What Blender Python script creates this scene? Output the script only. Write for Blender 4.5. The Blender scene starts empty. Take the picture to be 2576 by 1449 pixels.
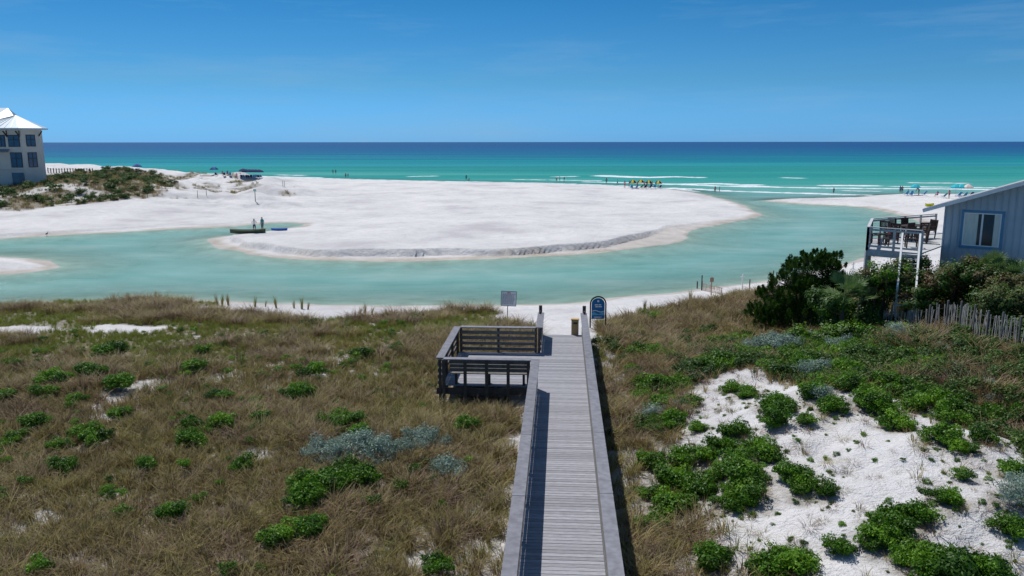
import bpy, math, random, bmesh
import numpy as np
from mathutils import Vector, Matrix, Quaternion
random.seed(7); rng=np.random.default_rng(7)
sc=bpy.context.scene
F=2002.0; TH=math.radians(10.4); S_,C_=math.sin(TH),math.cos(TH); CH=11.0
def unp(u,v,z=0.0):
    x=u-1288.0; y=v-724.5; k=(CH-z)/(F*S_+y*C_)
    return (x*k,(F*C_-y*S_)*k)
# ---------------- camera, sun, sky
cam=bpy.data.cameras.new("camera"); co=bpy.data.objects.new("camera",cam); sc.collection.objects.link(co)
cam.lens=28.0; cam.sensor_width=36; cam.clip_start=0.1; cam.clip_end=60000
co.location=(0,0,CH); co.rotation_euler=(math.radians(90-10.4),math.radians(0.05),0); sc.camera=co
AZ=math.radians(-35); EL=math.radians(60)
sd=Vector((math.sin(AZ)*math.cos(EL),math.cos(AZ)*math.cos(EL),math.sin(EL)))
sun=bpy.data.lights.new("sun",'SUN'); sun.energy=4.4; sun.angle=math.radians(0.5); sun.color=(1,0.965,0.91)
so=bpy.data.objects.new("sun",sun); sc.collection.objects.link(so); so.rotation_euler=sd.to_track_quat('Z','Y').to_euler()
w=bpy.data.worlds.new("World"); sc.world=w; w.use_nodes=True
nt=w.node_tree; bg=nt.nodes["Background"]; sky=nt.nodes.new("ShaderNodeTexSky"); sky.sky_type='NISHITA'
sky.sun_disc=False; sky.sun_elevation=EL; sky.sun_rotation=AZ; sky.air_density=1.0; sky.dust_density=0.3; sky.ozone_density=2.5; sky.altitude=10
tc=nt.nodes.new("ShaderNodeTexCoord"); sp=nt.nodes.new("ShaderNodeSeparateXYZ"); nt.links.new(tc.outputs['Generated'],sp.inputs[0])
rp=nt.nodes.new("ShaderNodeValToRGB"); nt.links.new(sp.outputs['Z'],rp.inputs[0])
rp.color_ramp.elements[0].position=0.0; rp.color_ramp.elements[0].color=(0.11,0.33,0.82,1)
rp.color_ramp.elements[1].position=0.5; rp.color_ramp.elements[1].color=(0.33,0.38,0.42,1)
e=rp.color_ramp.elements.new(0.07); e.color=(0.095,0.265,0.46,1)
e=rp.color_ramp.elements.new(0.17); e.color=(0.05,0.22,0.37,1)
mu=nt.nodes.new("ShaderNodeMix"); mu.data_type='RGBA'; mu.blend_type='MULTIPLY'; mu.inputs[0].default_value=1
nt.links.new(sky.outputs[0],mu.inputs[6]); nt.links.new(rp.outputs[0],mu.inputs[7])
vs_=nt.nodes.new("ShaderNodeVectorMath"); vs_.operation='SCALE'; vs_.inputs['Scale'].default_value=2.0; nt.links.new(mu.outputs[2],vs_.inputs[0])
mp=nt.nodes.new("ShaderNodeMapping"); mp.inputs['Scale'].default_value=(1.2,1.2,11); mp.inputs['Rotation'].default_value=(0.05,0.08,0.3)
nt.links.new(tc.outputs['Generated'],mp.inputs[0])
nz=nt.nodes.new("ShaderNodeTexNoise"); nz.inputs['Scale'].default_value=2.4; nz.inputs['Detail'].default_value=9; nz.inputs['Roughness'].default_value=0.65
nt.links.new(mp.outputs[0],nz.inputs['Vector'])
mr=nt.nodes.new("ShaderNodeMapRange"); mr.inputs[1].default_value=0.48; mr.inputs[2].default_value=0.75; mr.inputs[3].default_value=0; mr.inputs[4].default_value=0.34
nt.links.new(nz.outputs[0],mr.inputs[0])
mc=nt.nodes.new("ShaderNodeMix"); mc.data_type='RGBA'; nt.links.new(mr.outputs[0],mc.inputs[0]); nt.links.new(vs_.outputs[0],mc.inputs[6]); mc.inputs[7].default_value=(2.6,4.6,6.6,1)
nt.links.new(mc.outputs[2],bg.inputs[0]); bg.inputs[1].default_value=0.1
sc.view_settings.view_transform='Standard'; sc.view_settings.look='None'; sc.view_settings.exposure=0

# ---------------- noise
R=rng.random((256,256))
def vn(x,y):
    xi=np.floor(x).astype(np.int64); yi=np.floor(y).astype(np.int64); fx=x-xi; fy=y-yi
    fx=fx*fx*(3-2*fx); fy=fy*fy*(3-2*fy)
    a=R[xi&255,yi&255]; b=R[(xi+1)&255,yi&255]; c=R[xi&255,(yi+1)&255]; d=R[(xi+1)&255,(yi+1)&255]
    return (a*(1-fx)+b*fx)*(1-fy)+(c*(1-fx)+d*fx)*fy
def fbm(x,y,s,o=4):
    r=0;a=0.5;t=0
    for i in range(o):
        r=r+a*vn(x/s+17.3*i,y/s+5.1*i); t+=a; a*=0.5; s*=0.5
    return r/t
def ss(a,b,x):
    t=np.clip((x-a)/(b-a),0,1); return t*t*(3-2*t)
def chaikin(P,n=2):
    P=np.array(P,float)
    for _ in range(n):
        Q=np.roll(P,-1,0); P=np.stack([P*0.75+Q*0.25,P*0.25+Q*0.75],1).reshape(-1,2)
    return P
def sdist(P,x,y):
    d=np.full(x.shape,1e18); ins=np.zeros(x.shape,bool)
    n=len(P)
    for i in range(n):
        x0,y0=P[i]; x1,y1=P[(i+1)%n]; ex,ey=x1-x0,y1-y0; L=ex*ex+ey*ey
        if L<1e-9: continue
        t=np.clip(((x-x0)*ex+(y-y0)*ey)/L,0,1)
        dd=(x-x0-t*ex)**2+(y-y0-t*ey)**2
        np.minimum(d,dd,out=d)
        if y0!=y1:
            c=((y0>y)!=(y1>y))&(x<(ex)*(y-y0)/ey+x0); ins^=c
    d=np.sqrt(d); return np.where(ins,d,-d)
def pdist(P,x,y):
    d=np.full(x.shape,1e18)
    for i in range(len(P)-1):
        x0,y0=P[i]; x1,y1=P[i+1]; ex,ey=x1-x0,y1-y0; L=ex*ex+ey*ey
        t=np.clip(((x-x0)*ex+(y-y0)*ey)/L,0,1); d=np.minimum(d,(x-x0-t*ex)**2+(y-y0-t*ey)**2)
    return np.sqrt(d)
# ---------------- shorelines (surveyed outline of the land at water level)
bar=[unp(*p) for p in [(-900,640),(-300,615),(0,600),(120,593),(300,583),(450,575),(590,570),(640,564),(710,559),(760,561),(765,567),(720,576),(640,586),(560,594),(530,601),(538,617),(580,632),(660,645),(780,654),(920,657),(1100,656),(1300,648),(1500,637),(1640,622),(1728,604),(1715,592),(1790,568),(1915,546),(1903,533),(1865,515),(1800,497),(1740,483),(1660,474),(1500,466),(1300,460),(1100,457),(900,452),(700,446),(500,439),(350,434),(150,430),(-600,422)]]
near=[unp(*p) for p in [(-700,775),(-200,768),(0,764),(150,756),(330,751),(520,752),(700,762),(850,767),(1050,768),(1250,767),(1420,764),(1520,750),(1620,742),(1750,730),(1850,718),(1935,706),(2050,685),(2140,660),(2225,630),(2290,600),(2320,572),(2290,550),(2240,537),(2180,521),(2030,516),(1925,507),(1922,503),(2050,500),(2175,498),(2205,490),(2400,491),(2800,493)]]
near=near+[(500,165),(500,-60),(-300,-60),(-200,30)]
spit=[unp(*p) for p in [(-500,632),(-100,641),(20,643),(110,650),(165,664),(160,673),(80,685),(0,691),(-200,696),(-500,700)]]
BAR=chaikin(bar,2); NEAR=chaikin(near,2); SPIT=chaikin(spit,2)
BA=math.radians(3.54); bd=(math.sin(BA),math.cos(BA)); bl=(math.cos(BA),-math.sin(BA))
def bw(a,b,z=0): return Vector((a*bl[0]+b*bd[0],a*bl[1]+b*bd[1],z))
DZ=2.0
def G(x,y,cx,cy,sx,sy): return np.exp(-((x-cx)/sx)**2-((y-cy)/sy)**2)
def scarppos(x,y): return 2.3+1.6*(fbm(x+9,y+3,9,2)-0.5)*2+3.2*ss(8,20,x)*ss(112,90,y)
def hall(x,y):
    x=np.asarray(x,float); y=np.asarray(y,float)
    wob=(fbm(x,y,6,3)-0.5)*1.6*ss(30,90,y)+(fbm(x+50,y,2.2,3)-0.5)*0.7
    sb=sdist(BAR,x,y)+wob; sn=sdist(NEAR,x,y)+wob; sp_=sdist(SPIT,x,y)+wob
    s=np.maximum(np.maximum(sb,sn),sp_)
    under=-(0.11*np.minimum(-s,4)+0.08*np.clip(-s-4,0,14))
    sc_pos=scarppos(x,y)
    scar=ss(120,60,y)+ss(45,55,x)*ss(150,120,y)
    scar=np.clip(scar,0,1)*ss(-95,-30,x)*(0.6+0.9*fbm(x,y+70,16,2))
    hb=0.05*np.minimum(sb,5)+0.8*ss(sc_pos,sc_pos+0.3,sb)*scar+0.4*ss(5,30,sb)+(fbm(x,y,20,4)-0.5)*1.1*ss(4,22,sb)+(fbm(x,y,2.6,3)-0.5)*0.26*ss(2,6,sb)
    X=x/np.maximum(y,1)
    dun=ss(-0.36,-0.5,X)*ss(112,150,y)*ss(2,25,sb)
    hb=hb+dun*(2.5+(fbm(x+31,y,14,4)-0.5)*3.4)
    hum=ss(-0.18,-0.34,X)*ss(115,135,y)*ss(5,20,sb)*(1-dun)
    hb=hb+hum*np.clip(fbm(x+70,y,11,4)-0.42,0,1)*5.5
    hb=np.where(sb>0,np.maximum(hb,0.02+0.03*np.minimum(sb,6)),hb)
    A=x*bl[0]+y*bl[1]; 
    hn=0.13*np.minimum(sn,4)+0.07*np.clip(sn-4,0,9)+0.22*ss(13,22,sn)+(fbm(x,y,5,4)-0.5)*0.6*ss(3,9,sn)*ss(1.2,3,np.abs(A))
    hn=hn+(fbm(x,y,0.7,2)-0.5)*0.08*ss(1,4,sn)
    hn=np.where(y>75,hn*0.75,hn)
    side=ss(1.8,5.5,A)
    d=1.6*G(x,y,10,20,5,6.5)+2.0*G(x,y,18,29,8,6)+1.0*G(x,y,22,15,8,8)+1.1*G(x,y,25,42,8,8)
    d=d*(0.6+0.8*fbm(x+3,y+8,4,4))+0.6*(fbm(x+13,y+1,2.6,3)-0.5)*ss(3,7,A)*ss(34,28,y)
    hn=hn+d*side*ss(0,9,sn)
    hn=hn+0.5*G(x,y,2.2,38,4,4)*ss(0,6,sn)
    cl=ss(2.2,1.3,np.abs(A))*(y<37.0)
    hn=hn*(1-cl)+np.minimum(hn,DZ-0.35)*cl
    pf=(A>-6.2)&(A<-0.5)&(y>26.5)&(y<34.5)
    hn=np.where(pf,np.minimum(hn,DZ-0.3),hn)
    hs=0.10*np.minimum(sp_,4)+0.2*ss(1,6,sp_)
    h=np.where(s<0,under,np.maximum(np.maximum(np.where(sb>0,hb,-9),np.where(sn>0,hn,-9)),np.where(sp_>0,hs,-9)))
    return h,s,sb,sn
def hgt(x,y): return hall(np.atleast_1d(np.asarray(x,float)),np.atleast_1d(np.asarray(y,float)))[0]
def ray(pts,dmax=75,dmin=7,step=1.006,zmin=0.0):
    """where a sight line through each surveyed bearing meets the terrain"""
    pts=np.array(pts,float); n=int(math.log(dmax/dmin)/math.log(step)); D=dmin*step**np.arange(n)
    x=pts[:,0]-1288; y=pts[:,1]-724.5; fw=F*C_-y*S_; dn=F*S_+y*C_
    XX=(x/fw)[:,None]*D[None]; YY=np.broadcast_to(D[None],XX.shape); ZZ=CH-(dn/fw)[:,None]*D[None]
    H=hgt(XX.ravel(),YY.ravel()).reshape(XX.shape); H=np.maximum(H,zmin) if zmin is not None else H
    hit=ZZ<=H; idx=np.where(hit.any(1),hit.argmax(1),n-1); r=np.arange(len(pts))
    return np.stack([XX[r,idx],YY[r,idx],H[r,idx]],1)

# ---------------- materials
def new(name):
    m=bpy.data.materials.new(name); m.use_nodes=True; return m,m.node_tree,m.node_tree.nodes["Principled BSDF"]
def mat(name,col,rough=0.7,var=0.2,scale=4,bump=0.0,stretch=(1,1,1),metal=0,spec=0.3,rand=0.0):
    m,t,b=new(name); b.inputs['Roughness'].default_value=rough; b.inputs['Metallic'].default_value=metal; b.inputs['Specular IOR Level'].default_value=spec
    g=t.nodes.new("ShaderNodeNewGeometry"); mp=t.nodes.new("ShaderNodeMapping"); mp.inputs['Scale'].default_value=stretch
    t.links.new(g.outputs['Position'],mp.inputs[0])
    n=t.nodes.new("ShaderNodeTexNoise"); n.inputs['Scale'].default_value=scale; n.inputs['Detail'].default_value=5; t.links.new(mp.outputs[0],n.inputs['Vector'])
    r=t.nodes.new("ShaderNodeValToRGB"); r.color_ramp.elements[0].position=0.3; r.color_ramp.elements[1].position=0.7
    r.color_ramp.elements[0].color=(*[c*(1-var) for c in col],1); r.color_ramp.elements[1].color=(*[min(1,c*(1+var)) for c in col],1)
    t.links.new(n.outputs[0],r.inputs[0])
    out=r.outputs[0]
    if rand>0:
        ra=t.nodes.new("ShaderNodeMapRange"); ra.inputs[3].default_value=1-rand; ra.inputs[4].default_value=1+rand
        t.links.new(g.outputs['Random Per Island'],ra.inputs[0])
        mm=t.nodes.new("ShaderNodeVectorMath"); mm.operation='SCALE'; t.links.new(out,mm.inputs[0]); t.links.new(ra.outputs[0],mm.inputs['Scale']); out=mm.outputs[0]
    t.links.new(out,b.inputs['Base Color'])
    if bump:
        bp=t.nodes.new("ShaderNodeBump"); bp.inputs['Strength'].default_value=bump; bp.inputs['Distance'].default_value=0.02; t.links.new(n.outputs[0],bp.inputs['Height']); t.links.new(bp.outputs[0],b.inputs['Normal'])
    return m
def leafmat(name,cols,nscale=0.35,trans=0.25,rough=0.6):
    m,t,b=new(name); b.inputs['Roughness'].default_value=rough; b.inputs['Specular IOR Level'].default_value=0.25
    g=t.nodes.new("ShaderNodeNewGeometry"); oi=t.nodes.new("ShaderNodeObjectInfo")
    n=t.nodes.new("ShaderNodeTexNoise"); n.inputs['Scale'].default_value=nscale; n.inputs['Detail'].default_value=3; t.links.new(g.outputs['Position'],n.inputs['Vector'])
    a=t.nodes.new("ShaderNodeMath"); a.operation='MULTIPLY_ADD'; t.links.new(oi.outputs['Random'],a.inputs[0]); a.inputs[1].default_value=0.4; 
    a2=t.nodes.new("ShaderNodeMath"); a2.operation='MULTIPLY_ADD'; t.links.new(g.outputs['Random Per Island'],a2.inputs[0]); a2.inputs[1].default_value=0.4; 
    a3=t.nodes.new("ShaderNodeMath"); a3.operation='MULTIPLY_ADD'; t.links.new(n.outputs[0],a3.inputs[0]); a3.inputs[1].default_value=1.5; a3.inputs[2].default_value=-0.65
    t.links.new(a3.outputs[0],a2.inputs[2]); t.links.new(a2.outputs[0],a.inputs[2])
    r=t.nodes.new("ShaderNodeValToRGB"); els=r.color_ramp.elements; els[0].position=0.05; els[1].position=0.95
    els[0].color=(*cols[0],1); els[1].color=(*cols[-1],1)
    for i,c in enumerate(cols[1:-1]): e=els.new((i+1)/(len(cols)-1)); e.color=(*c,1)
    t.links.new(a.outputs[0],r.inputs[0]); t.links.new(r.outputs[0],b.inputs['Base Color'])
    tr=t.nodes.new("ShaderNodeBsdfTranslucent"); t.links.new(r.outputs[0],tr.inputs[0]); mx=t.nodes.new("ShaderNodeMixShader"); mx.inputs[0].default_value=trans
    t.links.new(b.outputs[0],mx.inputs[1]); t.links.new(tr.outputs[0],mx.inputs[2]); t.links.new(mx.outputs[0],t.nodes["Material Output"].inputs[0])
    return m
def npmesh(name,V,Q,mats=(),smooth=False,mi=None):
    V=np.asarray(V,np.float32); Q=np.asarray(Q,np.int32); k=Q.shape[1]
    me=bpy.data.meshes.new(name); me.vertices.add(len(V)); me.vertices.foreach_set('co',V.ravel())
    me.loops.add(Q.size); me.loops.foreach_set('vertex_index',Q.ravel()); me.polygons.add(len(Q))
    me.polygons.foreach_set('loop_start',np.arange(0,Q.size,k,dtype=np.int32)); 
    if smooth: me.polygons.foreach_set('use_smooth',np.ones(len(Q),bool))
    for m in mats: me.materials.append(m)
    if mi is not None: me.polygons.foreach_set('material_index',np.asarray(mi,np.int32))
    me.update(calc_edges=True); me.validate(); return me
def obj(name,me,parent=None,link=True):
    o=bpy.data.objects.new(name,me)
    if link: sc.collection.objects.link(o)
    if parent: o.parent=parent
    return o
def empty(name):
    o=bpy.data.objects.new(name,None); sc.collection.objects.link(o); return o
class MB:
    def __init__(s): s.v=[]; s.f=[]; s.m=[]; s.ms=[]
    def mi(s,m):
        if m not in s.ms: s.ms.append(m)
        return s.ms.index(m)
    def add(s,vs,fs,m):
        o=len(s.v); s.v+= [tuple(v) for v in vs]; k=s.mi(m)
        for f in fs: s.f.append([i+o for i in f]); s.m.append(k)
    def frame(s,c,ax,ay,az,m):
        c=Vector(c); ps=[c+ax*i+ay*j+az*k for k in(-1,1) for j in(-1,1) for i in(-1,1)]
        s.add(ps,[(0,2,3,1),(4,5,7,6),(0,1,5,4),(2,6,7,3),(0,4,6,2),(1,3,7,5)],m)
    def box(s,c,sz,m,rz=0):
        q=Matrix.Rotation(rz,3,'Z'); s.frame(c,q@Vector((sz[0]/2,0,0)),q@Vector((0,sz[1]/2,0)),Vector((0,0,sz[2]/2)),m)
    def beam(s,a,b,wd,ht,m,up=Vector((0,0,1))):
        a=Vector(a);b=Vector(b); d=(b-a); L=d.length; d.normalize(); sx=d.cross(up)
        if sx.length<1e-3: sx=d.cross(Vector((1,0,0)))
        sx.normalize(); u=sx.cross(d); s.frame((a+b)/2,sx*wd/2,d*L/2,u*ht/2,m)
    def cyl(s,a,b,r0,r1,m,n=8):
        a=Vector(a);b=Vector(b);d=(b-a).normalized(); sx=d.cross(Vector((0,0,1)))
        if sx.length<1e-3: sx=Vector((1,0,0))
        sx.normalize(); u=sx.cross(d); ps=[]
        for p,r in((a,r0),(b,r1)):
            for i in range(n): t=2*math.pi*i/n; ps.append(p+sx*math.cos(t)*r+u*math.sin(t)*r)
        s.add(ps,[(i,(i+1)%n,n+(i+1)%n,n+i) for i in range(n)]+[tuple(range(n-1,-1,-1)),tuple(range(n,2*n))],m)
    def poly(s,ps,m): s.add(ps,[tuple(range(len(ps)))],m)
    def prism(s,ps,d,m):
        n=len(ps); d=Vector(d); a=[Vector(p) for p in ps]; s.add(a+[p+d for p in a],[tuple(range(n-1,-1,-1)),tuple(range(n,2*n))]+[(i,(i+1)%n,n+(i+1)%n,n+i) for i in range(n)],m)
    def make(s,name,parent=None,smooth=False,bevel=0):
        me=bpy.data.meshes.new(name); me.from_pydata(s.v,[],s.f)
        for m in s.ms: me.materials.append(m)
        me.polygons.foreach_set('material_index',s.m)
        if smooth: me.polygons.foreach_set('use_smooth',[True]*len(s.f))
        me.update(); o=obj(name,me,parent)
        if bevel: b=o.modifiers.new('bevel','BEVEL'); b.width=bevel; b.segments=2
        return o

# ---------------- vegetation cover
def rp_(L): return chaikin(ray(L)[:,:2],1)
VL=rp_([(-900,2300),(-700,1449),(-500,860),(0,838),(230,832),(420,822),(620,803),(900,800),(1060,790),(1120,778),(1230,784),(1320,815),(1345,860),(1335,930),(1310,1040),(1290,1180),(1240,1300),(1200,1449),(1150,2000)])
VL2=rp_([(-600,775),(-100,770),(0,768),(180,759),(380,752),(520,756),(490,775),(560,790),(760,800),(900,806),(860,838),(500,838),(300,826),(180,821),(0,822),(-500,822)])
VR=rp_([(1500,812),(1570,798),(1700,772),(1800,752),(1900,738),(2200,735),(2800,740),(2950,1180),(2620,1150),(2450,1090),(2330,1030),(2200,995),(2090,990),(1980,960),(1880,920),(1800,925),(1730,980),(1700,1090),(1640,1170),(1590,1130),(1545,1000),(1515,900)])
def under_walk(x,y):
    A=x*bl[0]+y*bl[1]; B=x*bd[0]+y*bd[1]
    return ((np.abs(A-0.09)<1.25)&(B<37))|((A>-4.75)&(A<-0.5)&(B>28)&(B<33.9))
def veg(x,y):
    n=fbm(x+40,y+11,2.3,4)-0.5
    a=sdist(VL,x,y)+n*4; b=sdist(VL2,x,y)+n*4; c=sdist(VR,x,y)+n*3
    A=x*bl[0]+y*bl[1]
    va=ss(-0.3,0.9,a)*(1-0.75*ss(0.18,0.26,n))
    vb=ss(-0.3,0.8,b)*0.85; vc_=ss(-0.3,0.8,c)*(1-0.5*ss(0.16,0.24,n))
    vw=ss(0.9,1.6,A)*ss(4.6,2.6,A+n*4)*0.5*(y<37)
    return np.maximum(np.maximum(np.maximum(va,vb),vc_),vw)
DP=[(-900,420),(-300,430),(0,447),(120,443),(290,426),(390,440),(410,465),(300,498),(100,518),(0,512),(-500,540)]
VD=ray(DP,dmax=330,dmin=60,step=1.004)[:,:2]
VD2=ray([(380,436),(520,436),(640,452),(800,487),(740,495),(560,488),(430,500),(330,510),(330,480)],dmax=330,dmin=60,step=1.004)[:,:2]
def vegfar(x,y):
    n=fbm(x+40,y+11,7,4)-0.5
    return ss(-1,3,sdist(VD,x,y)+n*14+3)*(1-0.75*ss(0.1,0.19,fbm(x,y+33,7,4)-0.5)), ss(-1,3,sdist(VD2,x,y)+n*10)*ss(0.0,0.08,fbm(x+12,y,6,4)-0.5)

LG=[(280,880,80),(140,952,85),(225,938,80),(295,968,75),(15,1002,55),(115,992,55),(85,1067,65),(235,1105,80),(215,1090,60),(490,925,55),(470,1072,48),(485,1110,60),(560,1072,60),(555,1002,48),(655,1062,38),(905,893,60),(745,992,80),(860,1055,95),(160,1177,72),(285,1240,60),(430,1302,62),(690,1362,75),(770,1330,90),(790,1220,120),(870,1195,140),(760,1255,90),(1165,1077,55),(515,890,35),(1100,1440,70),(300,1050,50),(40,915,40),(1000,880,40),(930,1195,80),(95,1440,50),(370,1180,35),(610,1180,40),(905,1095,50),(790,935,70),(200,1010,40),(35,1110,50),(150,1130,45)]
RG=[(1835,972,52),(1815,905,85),(1640,962,100),(1620,872,90),(1760,1078,34),(1680,1058,95),(1732,1015,42),(1740,1140,100),(1830,1160,120),(1760,1210,120),(1850,1230,130),(1680,1260,120),(1900,1120,80),(1640,1160,80),(1990,1190,75),(2020,1225,60),(1780,1395,95),(2240,1310,120),(2200,1350,90),(2290,1300,90),(2370,1410,150),(2450,1430,120),(2310,1400,110),(2380,1250,85),(2100,1020,65),(2025,1055,45),(2260,1058,80),(2370,1092,90),(2480,1095,60),(2560,1190,60),(1975,1405,120),(1920,1420,90),(2105,1380,52),(2560,1040,100),(1960,1010,90),(2190,1000,90),(2420,1195,50),(1850,1085,60),(1930,1145,60),(2540,1330,80),(1700,960,90),(1660,1010,70),(1770,900,50),(1640,1310,70),(1870,1190,130),(1800,1120,80),(1700,1200,90),(1620,1230,60),(1630,1080,50),(2040,980,70),(2130,960,80),(2290,1010,80),(2390,1040,90),(2500,1050,100),(1610,990,60),(1590,930,60),(1880,985,60),(2070,1230,50),(1950,1060,60),(2500,1440,120),(2420,1120,60),(2220,1030,60)]
BG=[(830,1130,110),(890,1115,120),(950,1135,110),(1040,1110,80),(1090,1105,80),(1130,1185,80),(1010,1130,60),(2040,930,80),(1960,855,120),(1900,870,90),(2000,850,70),(2260,840,70),(1640,1045,60),(2070,990,60),(2110,870,60),(2540,1260,60),(2570,1230,60)]
def locate(Ls):
    h_=ray([(u,v+w*0.25) for u,v,w in Ls]); o=[]
    for (u,v,wp),q in zip(Ls,h_): o.append((q[0],q[1],q[2],wp*(q[1]*C_+(CH-q[2])*S_)/F*0.5))
    return np.array(o)
LGp,RGp,BGp=locate(LG),locate(RG),locate(BG)
ALLS=np.concatenate([LGp,RGp,BGp])
def shrubdist(x,y):
    d=np.full(x.shape,9.)
    for a,b,_,r in ALLS: d=np.minimum(d,np.hypot(x-a,y-b)-r)
    return d
# ---------------- terrain & water grids
tt=np.concatenate([np.linspace(-4,-1.0,26)[:-1],np.linspace(-1.0,1.0,640),np.linspace(1.0,4,26)[1:]])
nd=1150; D=3.5*(420/3.5)**(np.arange(nd)/(nd-1))
TX=(tt[None,:]*D[:,None]); TY=np.broadcast_to(D[:,None],TX.shape)
X=TX.ravel(); Y=TY.ravel().copy(); H,Sh,SB,SN=hall(X,Y)
nc=len(tt)
def gridq(nr,nc):
    i=np.arange(nr-1)[:,None]*nc+np.arange(nc-1)[None,:]; i=i.ravel(); return np.stack([i,i+1,i+nc+1,i+nc],1)
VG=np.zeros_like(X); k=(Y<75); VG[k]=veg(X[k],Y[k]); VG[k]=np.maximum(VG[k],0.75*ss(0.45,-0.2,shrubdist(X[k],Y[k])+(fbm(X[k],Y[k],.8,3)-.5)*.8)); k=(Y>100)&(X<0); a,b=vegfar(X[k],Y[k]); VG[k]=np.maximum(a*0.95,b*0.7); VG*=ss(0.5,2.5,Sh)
def addattr(me,n,v): at=me.attributes.new(n,'FLOAT','POINT'); at.data.foreach_set('value',np.asarray(v,np.float32))

m,t,b=new("sand_ground"); b.inputs['Roughness'].default_value=0.9; b.inputs['Specular IOR Level'].default_value=0.1
L=t.links.new; N=t.nodes.new
def noise(t,vec,scale,detail=4,rough=0.55):
    n=t.nodes.new("ShaderNodeTexNoise"); n.inputs['Scale'].default_value=scale; n.inputs['Detail'].default_value=detail; n.inputs['Roughness'].default_value=rough; t.links.new(vec,n.inputs['Vector']); return n.outputs[0]
def ramp(t,fac,els):
    r=t.nodes.new("ShaderNodeValToRGB"); t.links.new(fac,r.inputs[0]); e=r.color_ramp.elements
    e[0].position=els[0][0]; e[0].color=(*els[0][1],1); e[1].position=els[-1][0]; e[1].color=(*els[-1][1],1)
    for p,c in els[1:-1]: q=e.new(p); q.color=(*c,1)
    return r.outputs[0]
def attr(t,n): a=t.nodes.new("ShaderNodeAttribute"); a.attribute_name=n; return a.outputs['Fac']
def mapr(t,v,a,b,c=0,d=1):
    r=t.nodes.new("ShaderNodeMapRange"); t.links.new(v,r.inputs[0]); r.inputs[1].default_value=a; r.inputs[2].default_value=b; r.inputs[3].default_value=c; r.inputs[4].default_value=d; return r.outputs[0]
def math_(t,op,a,b):
    r=t.nodes.new("ShaderNodeMath"); r.operation=op
    for i,v in enumerate((a,b)):
        if isinstance(v,(int,float)): r.inputs[i].default_value=v
        else: t.links.new(v,r.inputs[i])
    return r.outputs[0]
def mixc(t,f,a,b,bt='MIX'):
    r=t.nodes.new("ShaderNodeMix"); r.data_type='RGBA'; r.blend_type=bt
    if isinstance(f,(int,float)): r.inputs[0].default_value=f
    else: t.links.new(f,r.inputs[0])
    for i,v in ((6,a),(7,b)):
        if isinstance(v,tuple): r.inputs[i].default_value=(*v,1)
        else: t.links.new(v,r.inputs[i])
    return r.outputs[2]
P=N("ShaderNodeNewGeometry").outputs['Position']
sand=ramp(t,noise(t,P,0.09,6,0.62),[(0.34,(0.47,0.455,0.47)),(0.46,(0.59,0.58,0.585)),(0.66,(0.68,0.665,0.66))])
sand=mixc(t,mapr(t,noise(t,P,0.9,7,0.72),0.45,0.62,0,0.4),sand,(0.48,0.465,0.46))
sand=mixc(t,mapr(t,noise(t,P,7,5,0.7),0.57,0.70,0,0.5),sand,(0.34,0.31,0.28))
wetc=ramp(t,noise(t,P,0.5,5),[(0.3,(0.36,0.31,0.255)),(0.7,(0.54,0.49,0.44))])
wa=attr(t,"wet"); sand=mixc(t,wa,sand,wetc)
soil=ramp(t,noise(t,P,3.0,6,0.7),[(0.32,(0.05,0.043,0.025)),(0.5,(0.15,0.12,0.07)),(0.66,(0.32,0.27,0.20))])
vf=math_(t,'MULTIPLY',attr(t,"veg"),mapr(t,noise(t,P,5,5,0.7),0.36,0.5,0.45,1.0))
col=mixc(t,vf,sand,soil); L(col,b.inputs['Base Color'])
b1=N("ShaderNodeBump"); b1.inputs['Strength'].default_value=0.9; b1.inputs['Distance'].default_value=0.2; L(noise(t,P,1.5,6,0.7),b1.inputs['Height'])
b2=N("ShaderNodeBump"); b2.inputs['Strength'].default_value=0.6; b2.inputs['Distance'].default_value=0.035; L(noise(t,P,12,4,0.6),b2.inputs['Height']); L(b1.outputs[0],b2.inputs['Normal']); L(b2.outputs[0],b.inputs['Normal'])
L(mapr(t,wa,0,1,0.9,0.45),b.inputs['Roughness'])
gme=npmesh("sandy_ground",np.stack([X,Y,H],1),gridq(nd,nc),[m],True); addattr(gme,"veg",VG)
wet=ss(2.0,0.4,Sh+(fbm(X,Y,3,3)-0.5)*2.5)*ss(-25,-5,-np.abs(Sh))
shelf=0.65*ss(0.5,-0.3,SB-scarppos(X,Y))*ss(0,8,X)*ss(120,100,Y)*(SB>-6)
addattr(gme,"wet",np.maximum(wet,shelf))
obj("sandy_ground",gme)

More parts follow.
